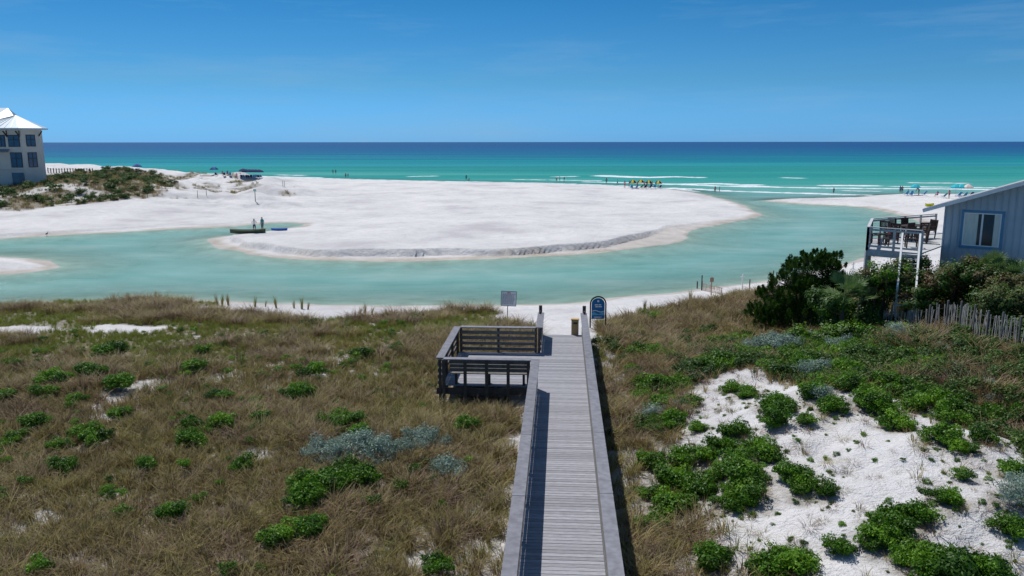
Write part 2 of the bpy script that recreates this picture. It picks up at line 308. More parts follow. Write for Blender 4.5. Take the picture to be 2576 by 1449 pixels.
# water
D2=np.concatenate([D[::2],D[-1]*(40000/D[-1])**(np.arange(1,90)/89)])
t2=np.concatenate([tt[:25],tt[25:665][::2],tt[665:]])
WX=(t2[None]*D2[:,None]); WY=np.broadcast_to(D2[:,None],WX.shape); X2=WX.ravel(); Y2=WY.ravel().copy()
kk=Y2<420; h2=np.full(X2.shape,-3.0); s2=np.full(X2.shape,-99.); a_,b_,_,_=hall(X2[kk],Y2[kk]); h2[kk]=a_; s2[kk]=b_
foam=np.zeros_like(X2)
def pl(L): return [unp(*p) for p in L]
x_,y_=X2[kk],Y2[kk]; fo=np.zeros_like(x_); wn=(fbm(x_,y_*2,9,4)-0.5)*4
for L_,wd,am in [([(1525,443),(1600,446)],3.8,1.9),([(1625,447),(1690,445)],2.8,1.6),([(1715,446),(1752,447)],2.6,1.5),([(1480,458),(1660,462),(1800,468),(2000,473),(2300,476),(2700,480)],1.8,1.3),
    ([(1680,464),(1800,463),(1900,466)],2.0,1.8),([(1860,468),(1960,472)],2.1,1.7),([(2080,467),(2190,468)],2.2,1.8),([(1700,474),(1850,482),(2000,487),(2170,491)],1.8,1.2),([(190,418),(222,420)],3,1.2),([(540,440),(800,447)],2.0,1.0),([(1040,444),(1090,443)],2.0,1.3),([(2250,470),(2576,474)],1.8,1.2),([(1400,445),(1440,444)],2.0,1.3),([(1980,448),(2010,449)],2.0,1.3),([(1300,452),(1500,455)],1.6,1.1),([(2300,461),(2420,462)],1.6,1.2),([(700,440),(760,441)],1.8,1.1),([(150,426),(300,428)],2,1.1),([(2120,480),(2200,482)],1.3,1.1)]:
    dd=pdist(pl(L_),x_,y_+wn); fo=np.maximum(fo,am*np.exp(-(dd/wd)**2))
sh=b_; fo=np.maximum(fo,1.2*np.exp(-((sh+1.6)/1.5)**2)*ss(165,200,y_))
foam[kk]=fo*(0.6+0.8*fbm(x_,y_,4,3))
m,t,b=new("sea_water"); t.nodes.remove(b); N=t.nodes.new; L=t.links.new
geo=N("ShaderNodeNewGeometry"); P=geo.outputs['Position']; sx=N("ShaderNodeSeparateXYZ"); L(P,sx.inputs[0])
mpn=N("ShaderNodeMapping"); mpn.inputs['Scale'].default_value=(0.004,0.03,1); L(P,mpn.inputs[0])
ny=noise(t,mpn.outputs[0],1.0,5); 
yy=math_(t,'MULTIPLY',sx.outputs['Y'],1/3000)
yj=math_(t,'MULTIPLY',yy,mapr(t,ny,0.3,0.7,0.72,1.3))
oc=ramp(t,yj,[(0.062,(0.12,0.38,0.31)),(0.085,(0.018,0.30,0.235)),(0.125,(0.003,0.225,0.19)),(0.17,(0.002,0.155,0.18)),(0.23,(0.002,0.10,0.17)),(0.34,(0.001,0.066,0.165)),(0.6,(0.001,0.044,0.15)),(1.0,(0.001,0.036,0.14))])
mp2=N("ShaderNodeMapping"); mp2.inputs['Scale'].default_value=(0.06,0.15,1); mp2.inputs['Rotation'].default_value=(0,0,0.12); L(P,mp2.inputs[0])
lg=ramp(t,noise(t,mp2.outputs[0],1.0,8,0.66),[(0.28,(0.085,0.27,0.245)),(0.42,(0.16,0.385,0.355)),(0.55,(0.225,0.44,0.415)),(0.72,(0.35,0.51,0.485))])
oa=attr(t,"ocean"); base=mixc(t,oa,lg,oc)
mp3=N("ShaderNodeMapping"); mp3.inputs['Scale'].default_value=(0.25,0.8,1); L(P,mp3.inputs[0])
fn=noise(t,mp3.outputs[0],1.3,6,0.7); fm=math_(t,'MULTIPLY',attr(t,"foam"),mapr(t,fn,0.38,0.56,0,1.4))
fq=mapr(t,fm,0.2,0.6)
base=mixc(t,fq,base,(0.8,0.83,0.83))
dif=N("ShaderNodeBsdfDiffuse"); L(base,dif.inputs[0])
gl=N("ShaderNodeBsdfGlossy"); gl.inputs['Roughness'].default_value=0.14; gl.inputs[0].default_value=(0.9,0.95,1,1)
mp4=N("ShaderNodeMapping"); mp4.inputs['Scale'].default_value=(0.6,1.3,1); L(P,mp4.inputs[0])
bp=N("ShaderNodeBump"); bp.inputs['Strength'].default_value=0.7; bp.inputs['Distance'].default_value=0.16; L(noise(t,mp4.outputs[0],2.0,6,0.65),bp.inputs['Height'])
L(bp.outputs[0],gl.inputs['Normal']); L(bp.outputs[0],dif.inputs['Normal'])
fr=N("ShaderNodeFresnel"); fr.inputs[0].default_value=1.33
ff=mapr(t,fr.outputs[0],0.02,0.9,0.02,0.24)
mg=N("ShaderNodeMixShader"); L(ff,mg.inputs[0]); L(dif.outputs[0],mg.inputs[1]); L(gl.outputs[0],mg.inputs[2])
tr=N("ShaderNodeBsdfTransparent"); tr.inputs[0].default_value=(0.78,0.95,0.93,1)
ma=N("ShaderNodeMixShader"); al=math_(t,'MAXIMUM',attr(t,"opac"),fq); L(al,ma.inputs[0]); L(tr.outputs[0],ma.inputs[1]); L(mg.outputs[0],ma.inputs[2])
L(ma.outputs[0],t.nodes["Material Output"].inputs[0])
wme=npmesh("water",np.stack([X2,Y2,np.zeros_like(X2)],1),gridq(len(D2),len(t2)),[m],True)
addattr(wme,"opac",0.9*(1-np.exp(-np.maximum(-h2,0)*1.6))+0.1*(h2<-2.9)); addattr(wme,"foam",foam); addattr(wme,"ocean",ss(150,205,Y2+(Y2>420)*500)); obj("water",wme)

# ---------------- scatter machinery
def tuft(seed,n,h,wd,spread,lean=0.5):
    r=np.random.default_rng(seed); V=[];Q=[]
    for i in range(n):
        a=r.random()*6.283; rr=spread*0.25*r.random(); bx,by=rr*math.cos(a),rr*math.sin(a)
        a+=r.normal()*0.5; hh=h*(0.5+0.6*r.random()); le=lean*hh*(0.3+r.random()); ww=wd*(0.6+0.8*r.random())
        px,py=-math.sin(a)*ww/2,math.cos(a)*ww/2; dx,dy=math.cos(a),math.sin(a); o=len(V)
        V+=[(bx-px,by-py,-0.05),(bx+px,by+py,-0.05),(bx+dx*le*.35+px*.8,by+dy*le*.35+py*.8,hh*.6),(bx+dx*le*.35-px*.8,by+dy*le*.35-py*.8,hh*.6),
            (bx+dx*le+px*.15,by+dy*le+py*.15,hh*0.95),(bx+dx*le-px*.15,by+dy*le-py*.15,hh*0.95)]
        Q+=[(o,o+1,o+2,o+3),(o+3,o+2,o+4,o+5)]
    return np.array(V),np.array(Q)
def leaves(r,C,nrm,size,asp=0.5):
    n=len(C); nrm=nrm/np.linalg.norm(nrm,axis=1,keepdims=True); a=r.normal(size=(n,3)); u=np.cross(nrm,a); u/=np.linalg.norm(u,axis=1,keepdims=True)+1e-9; v=np.cross(nrm,u)
    s=(size*(0.6+0.8*r.random(n)))[:,None]; V=np.stack([C-u*s/2,C-v*s*asp/2,C+u*s/2,C+v*s*asp/2],1).reshape(-1,3)
    Q=np.arange(4*n).reshape(n,4); return V,Q
def clump(seed,n,size,flat=1.0,asp=0.5,inner=0.35,up=0.4,nl=9):
    """irregular low shrub: several sub-lobes of leaves with gaps between"""
    r=np.random.default_rng(seed); Vs=[];Qs=[];o=0
    for j in range(nl):
        a=r.random()*6.28; rr=0.33*math.sqrt(r.random()); c=np.array([rr*math.cos(a),rr*math.sin(a),r.uniform(.08,.42)*(1-rr)]); R_=r.uniform(.12,.24); k=n//nl
        d=r.normal(size=(k,3)); d[:,2]=np.abs(d[:,2])*.9-.25; d/=np.linalg.norm(d,axis=1,keepdims=True); C=c+d*(R_*(inner+(1-inner)*r.random(k)**.5))[:,None]; C[:,2]*=flat
        nn=d+r.normal(size=(k,3))*0.6; nn[:,2]+=up; V,Q=leaves(r,C,nn,size,asp); Vs.append(V);Qs.append(Q+o);o+=len(V)
    return np.concatenate(Vs),np.concatenate(Qs)
def variants(nm,mats,fn,k):
    c=bpy.data.collections.new(nm)
    for i in range(k):
        V,Q=fn(i); me=npmesh(nm+"_sprig",V,Q,[mats[i%len(mats)]]); c.objects.link(bpy.data.objects.new(nm+"_sprig",me))
    return c
def scatter(name,P,rz,scl,coll,tilt=0.0):
    me=bpy.data.meshes.new(name); me.vertices.add(len(P)); me.vertices.foreach_set('co',np.asarray(P,np.float32).ravel())
    addattr(me,"scl",scl); at=me.attributes.new("rot",'FLOAT_VECTOR','POINT')
    rv=np.stack([rng.normal(size=len(P))*tilt,rng.normal(size=len(P))*tilt,rz],1).astype(np.float32); at.data.foreach_set('vector',rv.ravel())
    o=obj(name,me); ng=bpy.data.node_groups.new(name,'GeometryNodeTree')
    ng.interface.new_socket('Geometry',in_out='INPUT',socket_type='NodeSocketGeometry'); ng.interface.new_socket('Geometry',in_out='OUTPUT',socket_type='NodeSocketGeometry')
    gi=ng.nodes.new('NodeGroupInput'); go=ng.nodes.new('NodeGroupOutput'); ip=ng.nodes.new('GeometryNodeInstanceOnPoints'); ci=ng.nodes.new('GeometryNodeCollectionInfo')
    ci.inputs['Collection'].default_value=coll; ci.inputs['Separate Children'].default_value=True; ci.inputs['Reset Children'].default_value=True
    ip.inputs['Pick Instance'].default_value=True
    a=ng.nodes.new('GeometryNodeInputNamedAttribute'); a.data_type='FLOAT'; a.inputs[0].default_value='scl'
    b=ng.nodes.new('GeometryNodeInputNamedAttribute'); b.data_type='FLOAT_VECTOR'; b.inputs[0].default_value='rot'
    ng.links.new(gi.outputs[0],ip.inputs['Points']); ng.links.new(ci.outputs[0],ip.inputs['Instance'])
    ng.links.new([s for s in b.outputs if s.enabled][0],ip.inputs['Rotation']); ng.links.new([s for s in a.outputs if s.enabled][0],ip.inputs['Scale'])
    ng.links.new(ip.outputs[0],go.inputs[0]); md=o.modifiers.new('scatter','NODES'); md.node_group=ng; return o
g_dry=leafmat("dry_grass",[(0.44,0.34,0.17),(0.18,0.14,0.055),(0.38,0.31,0.125),(0.13,0.14,0.032)],0.25)
g_grn=leafmat("green_grass",[(0.15,0.18,0.04),(0.27,0.25,0.08),(0.09,0.14,0.024)],0.3)
g_mdw=leafmat("meadow_grass_blade",[(0.33,0.26,0.10),(0.24,0.26,0.045),(0.17,0.23,0.03),(0.29,0.27,0.07)],0.12)
g_brn=leafmat("brown_scrub",[(0.13,0.085,0.055),(0.24,0.16,0.11),(0.10,0.08,0.04)],0.4,0.1)
s_grn=leafmat("green_leaves",[(0.03,0.09,0.006),(0.085,0.21,0.010),(0.18,0.35,0.022)],0.9,0.35,0.5)
s_mid=leafmat("mid_green_leaves",[(0.02,0.06,0.006),(0.05,0.13,0.010),(0.11,0.22,0.02)],0.9,0.3,0.5)
s_dk=leafmat("dark_leaves",[(0.02,0.055,0.010),(0.05,0.115,0.018),(0.10,0.17,0.03)],0.8,0.25,0.5)
s_pine=leafmat("pine_needles",[(0.025,0.06,0.012),(0.06,0.13,0.022),(0.12,0.21,0.035)],1.2,0.3,0.5)
s_blu=leafmat("grey_leaves",[(0.15,0.22,0.17),(0.25,0.34,0.28),(0.34,0.42,0.36)],0.8,0.2)
s_red=leafmat("bronze_leaves",[(0.13,0.06,0.03),(0.09,0.10,0.03),(0.06,0.12,0.02)],0.7,0.2)
grass=variants("dune_grass_source",[g_dry,g_dry,g_grn,g_dry,g_dry,g_brn],lambda i:tuft(100+i,26,0.40,0.017,0.6,0.95 if i!=5 else 1.3),6)
gg=variants("meadow_grass_source",[g_mdw],lambda i:tuft(140+i,34,0.34,0.016,0.5,0.7),4)
reed=variants("reed_source",[g_grn,g_dry],lambda i:tuft(150+i,34,1.0,0.03,0.35,0.25),4)
shr=variants("low_shrub_source",[s_grn,s_grn,s_mid],lambda i:clump(200+i,720,0.08),6)
shd=variants("dark_shrub_source",[s_dk],lambda i:clump(230+i,650,0.08),4)
blu=variants("grey_shrub_source",[s_blu],lambda i:clump(260+i,450,0.07,1.1,0.3,0.3,0.3),4)
twg=variants("brush_source",[g_brn,g_dry],lambda i:tuft(290+i,60,0.35,0.012,0.8,1.6),4)
n=155000; xs=rng.uniform(-48,46,n); ys=rng.uniform(8,64,n); k=(np.abs(xs/ys)<0.95)&~under_walk(xs,ys); xs,ys=xs[k],ys[k]
v=veg(xs,ys); h,s,_,sn=hall(xs,ys); inVR=sdist(VR,xs,ys); inVL=sdist(VL,xs,ys); strip=sdist(VL2,xs,ys); shd_=shrubdist(xs,ys)
crest=np.clip(inVR/1.5+.3,0,1)*ss(0.20,0.31,xs/ys)*ss(38,34,ys)
pr=v*np.clip((26/ys)**1.1,0.25,1)*(1-0.85*crest)*(0.5+0.9*fbm(xs+9,ys+31,1.6,3)); k=(rng.random(len(xs))<pr)&(sn>2.2)&(shd_>0.0)
f1=fbm(xs+200,ys,3.5,3)
top=k&(np.maximum(ss(30,37,ys),ss(0.3,1.5,strip))>rng.random(len(xs)))&(inVR<0)
def put(name,kk,coll,s0,s1,dz=-0.02,tilt=0.12): scatter(name,np.stack([xs[kk],ys[kk],h[kk]+dz],1),rng.random(kk.sum())*6.28,rng.uniform(s0,s1,kk.sum())*(1+0.012*np.clip(ys[kk]-25,0,40)),coll,tilt)
put("dune_grass",k&~top,grass,0.45,1.2); put("meadow_grass",top,gg,0.4,0.85)
kb=(rng.random(len(xs))<0.26*ss(0.46,0.6,f1)*(v>0.3)*(1-.8*crest))&(sn>3)&(shd_>.05); put("dry_brush",kb,twg,0.8,1.5)
ks=(rng.random(len(xs))<0.012+0.06*ss(1.2,0,shd_))&(v<0.4)&(sn>3)&(shd_>0)&(ys<36); put("sparse_grass",ks,grass,0.25,0.8)
ks=(rng.random(len(xs))<0.04+0.16*ss(1.0,0,shd_))&(v<0.5)&(sn>3)&(xs>2)&(ys<33)&(fbm(xs,ys+44,2.2,3)>0.46); put("beach_runners",ks,shr,0.10,0.28)
ks=(rng.random(len(xs))<0.06)&(v<0.6)&(sn>3)&(xs>2)&(ys<33); put("twigs_on_sand",ks,twg,0.3,0.8,-0.06)
n=40000; fx=rng.uniform(-190,-20,n); fy=rng.uniform(105,290,n); a,b=vegfar(fx,fy); fh,fs,fsb,_=hall(fx,fy); pr=np.maximum(a,b*0.5)*(fs>6); k=(rng.random(n)<pr*0.9)
scatter("distant_dune_grass",np.stack([fx[k],fy[k],fh[k]-0.05],1),rng.random(k.sum())*6.28,rng.uniform(1.0,2.2,k.sum()),grass,0.15)
k=(rng.random(n)<a*0.14)&(fs>8); scatter("distant_dune_shrubs",np.stack([fx[k],fy[k],fh[k]],1),rng.random(k.sum())*6.28,rng.uniform(1.0,2.6,k.sum()),shd,0.1)
def group(Q_,g=1.0,lift=0.0):
    P=[];Sx=[];Dz=[]
    for q in Q_:
        Rm=q[3]; nn=min(34,max(4,int(9*Rm/0.35)))
        for i in range(nn):
            a=random.random()*6.28; rr=Rm*0.85*math.sqrt(random.random()); P.append((q[0]+rr*math.cos(a),q[1]+rr*math.sin(a)*0.85)); Sx.append(g*(0.4+0.75*random.random())*min(1.35,0.55+Rm*0.7)*(1.2-0.55*rr/Rm)); Dz.append(lift+random.random()*0.26*Rm*(1-rr/Rm))
    P=np.array(P); k=~under_walk(P[:,0],P[:,1]); P=P[k]; Sx=np.array(Sx)[k]; z=hgt(P[:,0],P[:,1])+np.array(Dz)[k]; return np.stack([P[:,0],P[:,1],z+0.02],1),Sx
P1,S1_=group(LGp,1.05,0.13); P2,S2_=group(RGp,1.02,0)
PG=np.concatenate([P1,P2]); SG=np.concatenate([S1_,S2_])
n=30000; cx=rng.uniform(3,40,n); cy=rng.uniform(13,46,n); q=sdist(VR,cx,cy)+(fbm(cx,cy+5,3,3)-.5)*3; f2=fbm(cx+7,cy+60,2.2,4); kk=(q>-0.1)&(cx/cy<0.95)&~under_walk(cx,cy)
u_=cx/cy; cz_=ss(0.17,0.30,u_)*ss(39,34,cy); pr=(ss(0.42,0.53,f2)*(0.04+0.66*cz_)+0.05*cz_); kg=kk&(rng.random(n)<pr*0.55)
ch=hgt(cx,cy)
dk=rng.random(len(cx))<(0.15+0.5*ss(.5,.58,fbm(cx+80,cy,4,3)))
PG=np.concatenate([PG,np.stack([cx,cy,ch],1)[kg&~dk]]); SG=np.concatenate([SG,rng.uniform(0.4,1.15,(kg&~dk).sum())])
n=1300; lx=rng.uniform(-30,0,n); ly=rng.uniform(13,46,n); k=(sdist(VL,lx,ly)>1)&~under_walk(lx,ly)&(fbm(lx+5,ly+9,3,3)>0.5)&(rng.random(n)<0.5); lh=hgt(lx,ly)
PG=np.concatenate([PG,np.stack([lx[k],ly[k],lh[k]+.14],1)]); SG=np.concatenate([SG,rng.uniform(0.25,0.65,k.sum())])
scatter("low_green_shrubs",PG,rng.random(len(PG))*6.28,SG,shr,0.15)
k=kk&(rng.random(len(cx))<ss(0.5,0.40,f2)*cz_*0.16)|(kg&dk); scatter("low_dark_shrubs",np.stack([cx[k],cy[k],ch[k]],1),rng.random(k.sum())*6.28,rng.uniform(0.5,1.2,k.sum()),shd,0.15)
k=kk&(rng.random(len(cx))<ss(0.46,0.38,f2)*cz_*0.35); scatter("dead_brush",np.stack([cx[k],cy[k],ch[k]],1),rng.random(k.sum())*6.28,rng.uniform(0.8,1.7,k.sum()),twg,0.15)
PB,SB_=group(BGp,1.1,0.10); k=kk&(rng.random(len(cx))<ss(0.48,0.38,f2)*0.07*(.3+cz_)); PB=np.concatenate([PB,np.stack([cx[k],cy[k],ch[k]],1)]); SB_=np.concatenate([SB_,rng.uniform(0.3,0.8,k.sum())])
scatter("grey_rosemary_shrubs",PB,rng.random(len(PB))*6.28,SB_,blu,0.15)
RD=[(288,757),(318,755),(323,757),(390,755),(404,756),(548,768),(560,770),(575,768),(642,772),(668,772),(695,775),(740,776),(760,778),(775,779),(905,792),(918,793),(935,795),(970,797),(985,797),(265,798),(1150,1010),(1620,790),(1735,758),(1230,1380),(1270,1010),(1285,1040),(1255,1060)]
q=ray(RD); scatter("reed_tufts",q,rng.random(len(q))*6.28,rng.uniform(0.45,0.95,len(q)),reed,0.12)

# ---------------- larger shrubs / trees
bark=mat("bark",(0.10,0.075,0.055),0.9,0.3,12,0.4)
def bush(name,base,lobes,nl,size,m,asp=0.45,seed=1,spiky=False,dens=1.0):
    r=np.random.default_rng(seed); B=Vector(base); mb=MB(); Vs=[];Qs=[];Ms=[];o=0; ms=[bark]+list(m)
    for (cx_,cy_,cz_,rr) in lobes:
        c=B+Vector((cx_,cy_,cz_)); mid=B+Vector((cx_*.45+r.normal()*.1,cy_*.45+r.normal()*.1,cz_*.5))
        mb.cyl(B+Vector((r.normal()*.08,r.normal()*.08,-0.2)),mid,0.07,0.05,bark,6); mb.cyl(mid,c,0.05,0.015,bark,6)
        ns=int(16*rr*rr*dens)+7
        d=r.normal(size=(ns,3)); d[:,2]=np.abs(d[:,2]+0.3)*np.where(r.random(ns)<.8,1,-1)*0.9; d/=np.linalg.norm(d,axis=1,keepdims=True)
        sub=np.array(c)[None]+d*(rr*(0.5+0.55*r.random(ns)))[:,None]*np.array([1,1,0.8])
        for j in range(ns):
            mb.cyl(c,sub[j],0.018,0.006,bark,4)
            k=int(nl); dd=r.normal(size=(k,3)); 
            if spiky:
                ax=d[j]*0.5+np.array([0,0,0.8]); ax/=np.linalg.norm(ax); tt_=r.random(k)[:,None]; C=sub[j]+ax*tt_*0.45*rr+dd*0.085*rr*(1.3-tt_); nn=np.cross(dd,ax)+1e-4
            else:
                C=sub[j]+dd*0.16*math.sqrt(rr); nn=dd*0.7+d[j]*0.6+np.array([0,0,0.5])
            V,Q=leaves(r,C,nn,size,asp); Vs.append(V); Qs.append(Q+o); o+=len(V); Ms.append(np.full(k,1+int(r.integers(len(m)))))
    V=np.concatenate(Vs); Q=np.concatenate(Qs); M=np.concatenate(Ms)
    e=empty(name); me=npmesh(name+"_foliage",V,Q,ms,False,M); obj("foliage",me,e); mb.make("branches",e); return e
q=ray([(2000,828)])[0]
PT=[(0,0,1.4,1.1),(-1.3,0,1.0,1.0),(-1.9,-.2,.7,.7),(1.2,.2,1.6,1.1),(.3,.2,2.6,1.0),(1.2,.2,3.0,.8),(1.7,.3,3.25,.6),(-.6,0,2.2,.85),(-1.2,.2,1.7,.7),(.5,0,3.3,.6),(-.15,.3,3.0,.5),(.6,-.8,.8,1.0),(-.9,-.6,.5,.8),(2.0,.2,2.2,.75),(1.8,0,1.1,.9),(0,-.7,.5,1.0),(.9,.1,3.5,.4),(2.1,.2,2.9,.45),(.2,-.3,1.9,.9),(1.2,-.4,2.1,.8),(-1.6,-.3,.3,.7)]
bush("pine_tree",(q[0],q[1],q[2]-0.1),[(a*1.0,b,c*1.08,r_) for a,b,c,r_ in PT],140,0.13,[s_pine,s_dk,s_pine,s_mid],0.22,3,True,1.8)
def hb(name,x,y,L_,mats,seed,nl=85,size=0.12,zz=None,dens=1.4):
    zz=float(hgt(x,y)[0]) if zz is None else zz; return bush(name,(x,y,zz),L_,nl,size,mats,0.5,seed,False,dens)
def lob(n,wx,wy,z0,z1,r0,r1,seed):
    r=random.Random(seed); return [(r.uniform(-wx,wx),r.uniform(-wy,wy),r.uniform(z0,z1),r.uniform(r0,r1)) for _ in range(n)]
hb("wax_myrtle_bush",15.6,36.6,lob(10,1.3,1.0,.4,2.0,.45,.8,1),[s_dk,s_grn,s_dk],11)
hb("wax_myrtle_bush",17.2,36.6,lob(13,1.1,.8,.5,2.9,.45,.8,21),[s_dk,s_red,s_grn],19)
hb("scrub_oak_bush",19.4,35.8,lob(18,1.6,1.2,.6,2.9,.55,.95,2),[s_dk,s_red,s_mid],12)
hb("scrub_oak_bush",21.6,35.0,lob(16,1.8,1.3,.5,2.3,.6,.95,3),[s_red,s_dk,s_red],13)
hb("scrub_oak_bush",21.0,32.4,lob(14,1.5,1.5,.4,1.9,.6,.9,4),[s_red,s_dk],14)
hb("scrub_oak_bush",23.4,33.0,lob(14,1.8,1.5,.4,1.9,.7,1.0,8),[s_dk,s_red],17)
hb("wax_myrtle_bush",19.0,37.0,lob(9,.8,.5,1.4,3.3,.45,.65,6),[s_red,s_dk],16)
hb("scrub_oak_bush",20.4,29.0,lob(11,1.2,1.3,.2,1.1,.5,.8,31),[s_dk,s_red],18)
hb("wax_myrtle_bush",16.4,34.0,lob(8,1.4,.8,.1,.6,.4,.6,9),[s_grn,s_dk],20)
hb("wax_myrtle_bush",14.2,35.0,lob(7,1.2,.8,.1,.7,.35,.6,41),[s_grn,s_dk],22)
palm_m=leafmat("palmetto_frond",[(0.06,0.12,0.035),(0.11,0.19,0.06),(0.20,0.24,0.10)],0.9,0.25)
def palmetto(x,y,z,n,seed,S=1.0):
    r=random.Random(seed); mb=MB(); B=Vector((x,y,z)); mb.cyl(B-Vector((0,0,1.6)),B+Vector((0,0,.35)),.14,.09,bark)
    for i in range(n):
        a=r.random()*6.28; el=r.uniform(.35,1.35); d=Vector((math.cos(a)*math.cos(el),math.sin(a)*math.cos(el),math.sin(el))); L_=r.uniform(.6,1.0)*S; c=B+Vector((0,0,.3))+d*L_; mb.cyl(B+Vector((0,0,.3)),c,.015,.01,palm_m,5)
        sd_=d.cross(Vector((0,0,1))).normalized(); nn=sd_.cross(d)
        for j in range(17):
            t_=-1.35+2.7*j/16; dr=d*math.cos(t_)+sd_*math.sin(t_); l=(.62-.12*abs(t_))*S; pe=dr.cross(nn)*0.026*S; tip=c+dr*l-Vector((0,0,.12*S*r.random())); md=c+dr*l*.5
            mb.add([c,md+pe,tip,md-pe],[(0,1,2,3)],palm_m)
    return mb.make("palmetto_palm")
for (x,y,dz,n_,s_,S) in [(15.0,35.4,1.4,18,1,1.15),(22.0,36.2,2.0,16,2,1.15),(22.9,35.7,1.9,14,3,1.1),(15.9,35.7,1.4,12,5,.9)]:
    palmetto(x,y,float(hgt(x,y)[0])+dz,n_,s_,S)

# ---------------- boardwalk
wood_d=mat("weathered_deck_board",(0.275,0.275,0.30),0.75,0.2,5,0.3,(1,6,1),rand=0.18)
wood_r=mat("weathered_rail_cap",(0.175,0.175,0.20),0.7,0.22,6,0.3,rand=.1)
wood_p=mat("weathered_brown_timber",(0.085,0.07,0.058),0.8,0.25,7,0.4)
wood_g=mat("grey_timber",(0.15,0.14,0.13),0.8,0.25,7,0.4)
bwk=empty("wooden_boardwalk"); mb=MB()
L0,L1=-0.82,1.0
b_=1.5
while b_<36.7:
    a0=L0-0.03+random.uniform(-.006,.006); a1=L1+0.03+random.uniform(-.006,.006); z=DZ-0.019+random.uniform(-.002,.002)
    if 28.55<b_<33.35: a0=-4.4
    mb.beam(bw(a0,b_+.07,z),bw(a1,b_+.07,z),0.130,0.038,wood_d); b_+=0.146
mb.make("deck_boards",bwk)
mb=MB()
def rail(p,q,cap=True,posts=True,side=0,slats=4,end=True,capw=0.3):
    p=Vector(p);q=Vector(q); d=(q-p); L=d.length; d.normalize(); n=max(1,round(L/1.9)); nr=Vector((-d.y,d.x,0))
    if cap:
        m_=max(1,round(L/3.7))
        for i in range(m_): mb.beam(p+d*(L*i/m_+.006)+Vector((0,0,1.10)),p+d*(L*(i+1)/m_-.006)+Vector((0,0,1.10+random.uniform(-.004,.004))),capw,0.04,wood_r)
    for i in range(n+1):
        c=p+d*(L*i/n)
        if posts: mb.beam(c+Vector((0,0,-1.3)),c+Vector((0,0,1.075)),0.1,0.1,wood_p,up=d)
    for z in [0.16,0.40,0.64,0.88][:slats]:
        mb.beam(p+nr*side*0.072+Vector((0,0,z)),q+nr*side*0.072+Vector((0,0,z)),0.036,0.14,wood_g)
rail(bw(-.9,1.5,DZ),bw(-.9,28.4,DZ),side=-1); rail(bw(1.09,1.5,DZ),bw(1.09,36.6,DZ),side=1)
rail(bw(-.9,33.5,DZ),bw(-.9,36.6,DZ),side=-1)
rail(bw(-4.45,28.4,DZ),bw(-4.45,33.5,DZ),side=1); rail(bw(-4.3,33.53,DZ),bw(-1.05,33.53,DZ),side=-1)
mb.beam(bw(-4.3,28.37,DZ+1.10),bw(-1.05,28.37,DZ+1.10),0.3,0.04,wood_r)
for a in (-4.3,-3.5,-2.7,-1.9,-1.15):
    mb.beam(bw(a,28.3,DZ-1.3),bw(a,28.3,DZ+1.075),0.1,0.12,wood_p)
for z,o in((.62,.16),(.78,.12),(.94,.08)): mb.beam(bw(-4.1,28.42+o,DZ+z),bw(-1.2,28.42+o,DZ+z),0.035,0.14,wood_g)
for o in(0,.15,.3): mb.beam(bw(-4.1,28.7+o,DZ+.45),bw(-1.2,28.7+o,DZ+.45),0.135,0.04,wood_g)
for a in (-3.9,-2.65,-1.35): mb.beam(bw(a,28.85,DZ),bw(a,28.85,DZ+.43),0.3,0.09,wood_p,up=Vector((1,0,0)))
for a0,b0,a1,b1 in((-4.6,28.45,-.85,28.45),(-4.42,28.4,-4.42,33.5),(-4.4,33.42,-.9,33.42),(-.85,1.5,-.85,28.4),(1.03,1.5,1.03,36.6),(-.85,33.5,-.85,36.6),(-.85,36.68,1.05,36.68)):
    mb.beam(bw(a0,b0,DZ-.17),bw(a1,b1,DZ-.17),0.045,0.25,wood_p)
for a in(-.93,1.12):
    mb.beam(bw(a,36.75,DZ-.6),bw(a,36.75,DZ+1.42),0.15,0.15,wood_p); mb.beam(bw(a,36.3,DZ-.6),bw(a,36.3,DZ+1.25),0.1,0.1,wood_p)
mb.make("railings_and_posts",bwk,bevel=0.006)
boxm=mat("tan_plywood",(0.50,0.35,0.17),0.7,0.12,5); mb=MB(); c=bw(.70,37.0,DZ)
mb.box((c.x,c.y,DZ+.34),(.34,.3,.72),boxm,-BA); mb.box((c.x,c.y,DZ+.73),(.39,.35,.05),boxm,-BA); mb.box((c.x,c.y-.16,DZ+.56),(.2,.015,.08),wood_p,-BA)
mb.make("wooden_bin",bevel=.01)
# ---------------- signs
white=mat("white_paint",(0.78,0.78,0.76),0.5,0.05); black=mat("black_paint",(0.012,0.013,0.016),0.4,0.1); ink=mat("sign_ink",(0.07,0.08,0.12),0.6,0.1); blue=mat("sign_blue",(0.012,0.15,0.36),0.4,0.1); lblue=mat("sign_light_blue",(0.12,0.42,0.62),0.4,0.1); galv=mat("galvanised_steel",(0.3,0.3,0.3),0.5,0.1,metal=.6); redm=mat("red_paint",(0.5,0.03,0.02),0.5,.1); signw=mat("sign_face",(0.76,0.78,0.82),0.5,0.05)
q=ray([(1276,806)])[0]; mb=MB(); x,y,z=q
mb.beam((x,y,z-.3),(x+.03,y,z+1.75),.05,.05,galv,up=Vector((0,1,0)))
T=Matrix.Translation((x+.08,y-.04,z+1.3))@Matrix.Rotation(0.05,4,'Y')
def bx(cx_,cz_,w_,h_,dy,m_,th=.012):
    c=T@Vector((cx_,dy,cz_)); R3=T.to_3x3(); mb.frame(c,R3@Vector((w_/2,0,0)),R3@Vector((0,th/2,0)),R3@Vector((0,0,h_/2)),m_)
bx(0,0,.9,.88,0,ink,.02); bx(0,0,.85,.83,-.013,signw)
bx(0,.34,.2,.05,-.021,redm,.006)
r=random.Random(5)
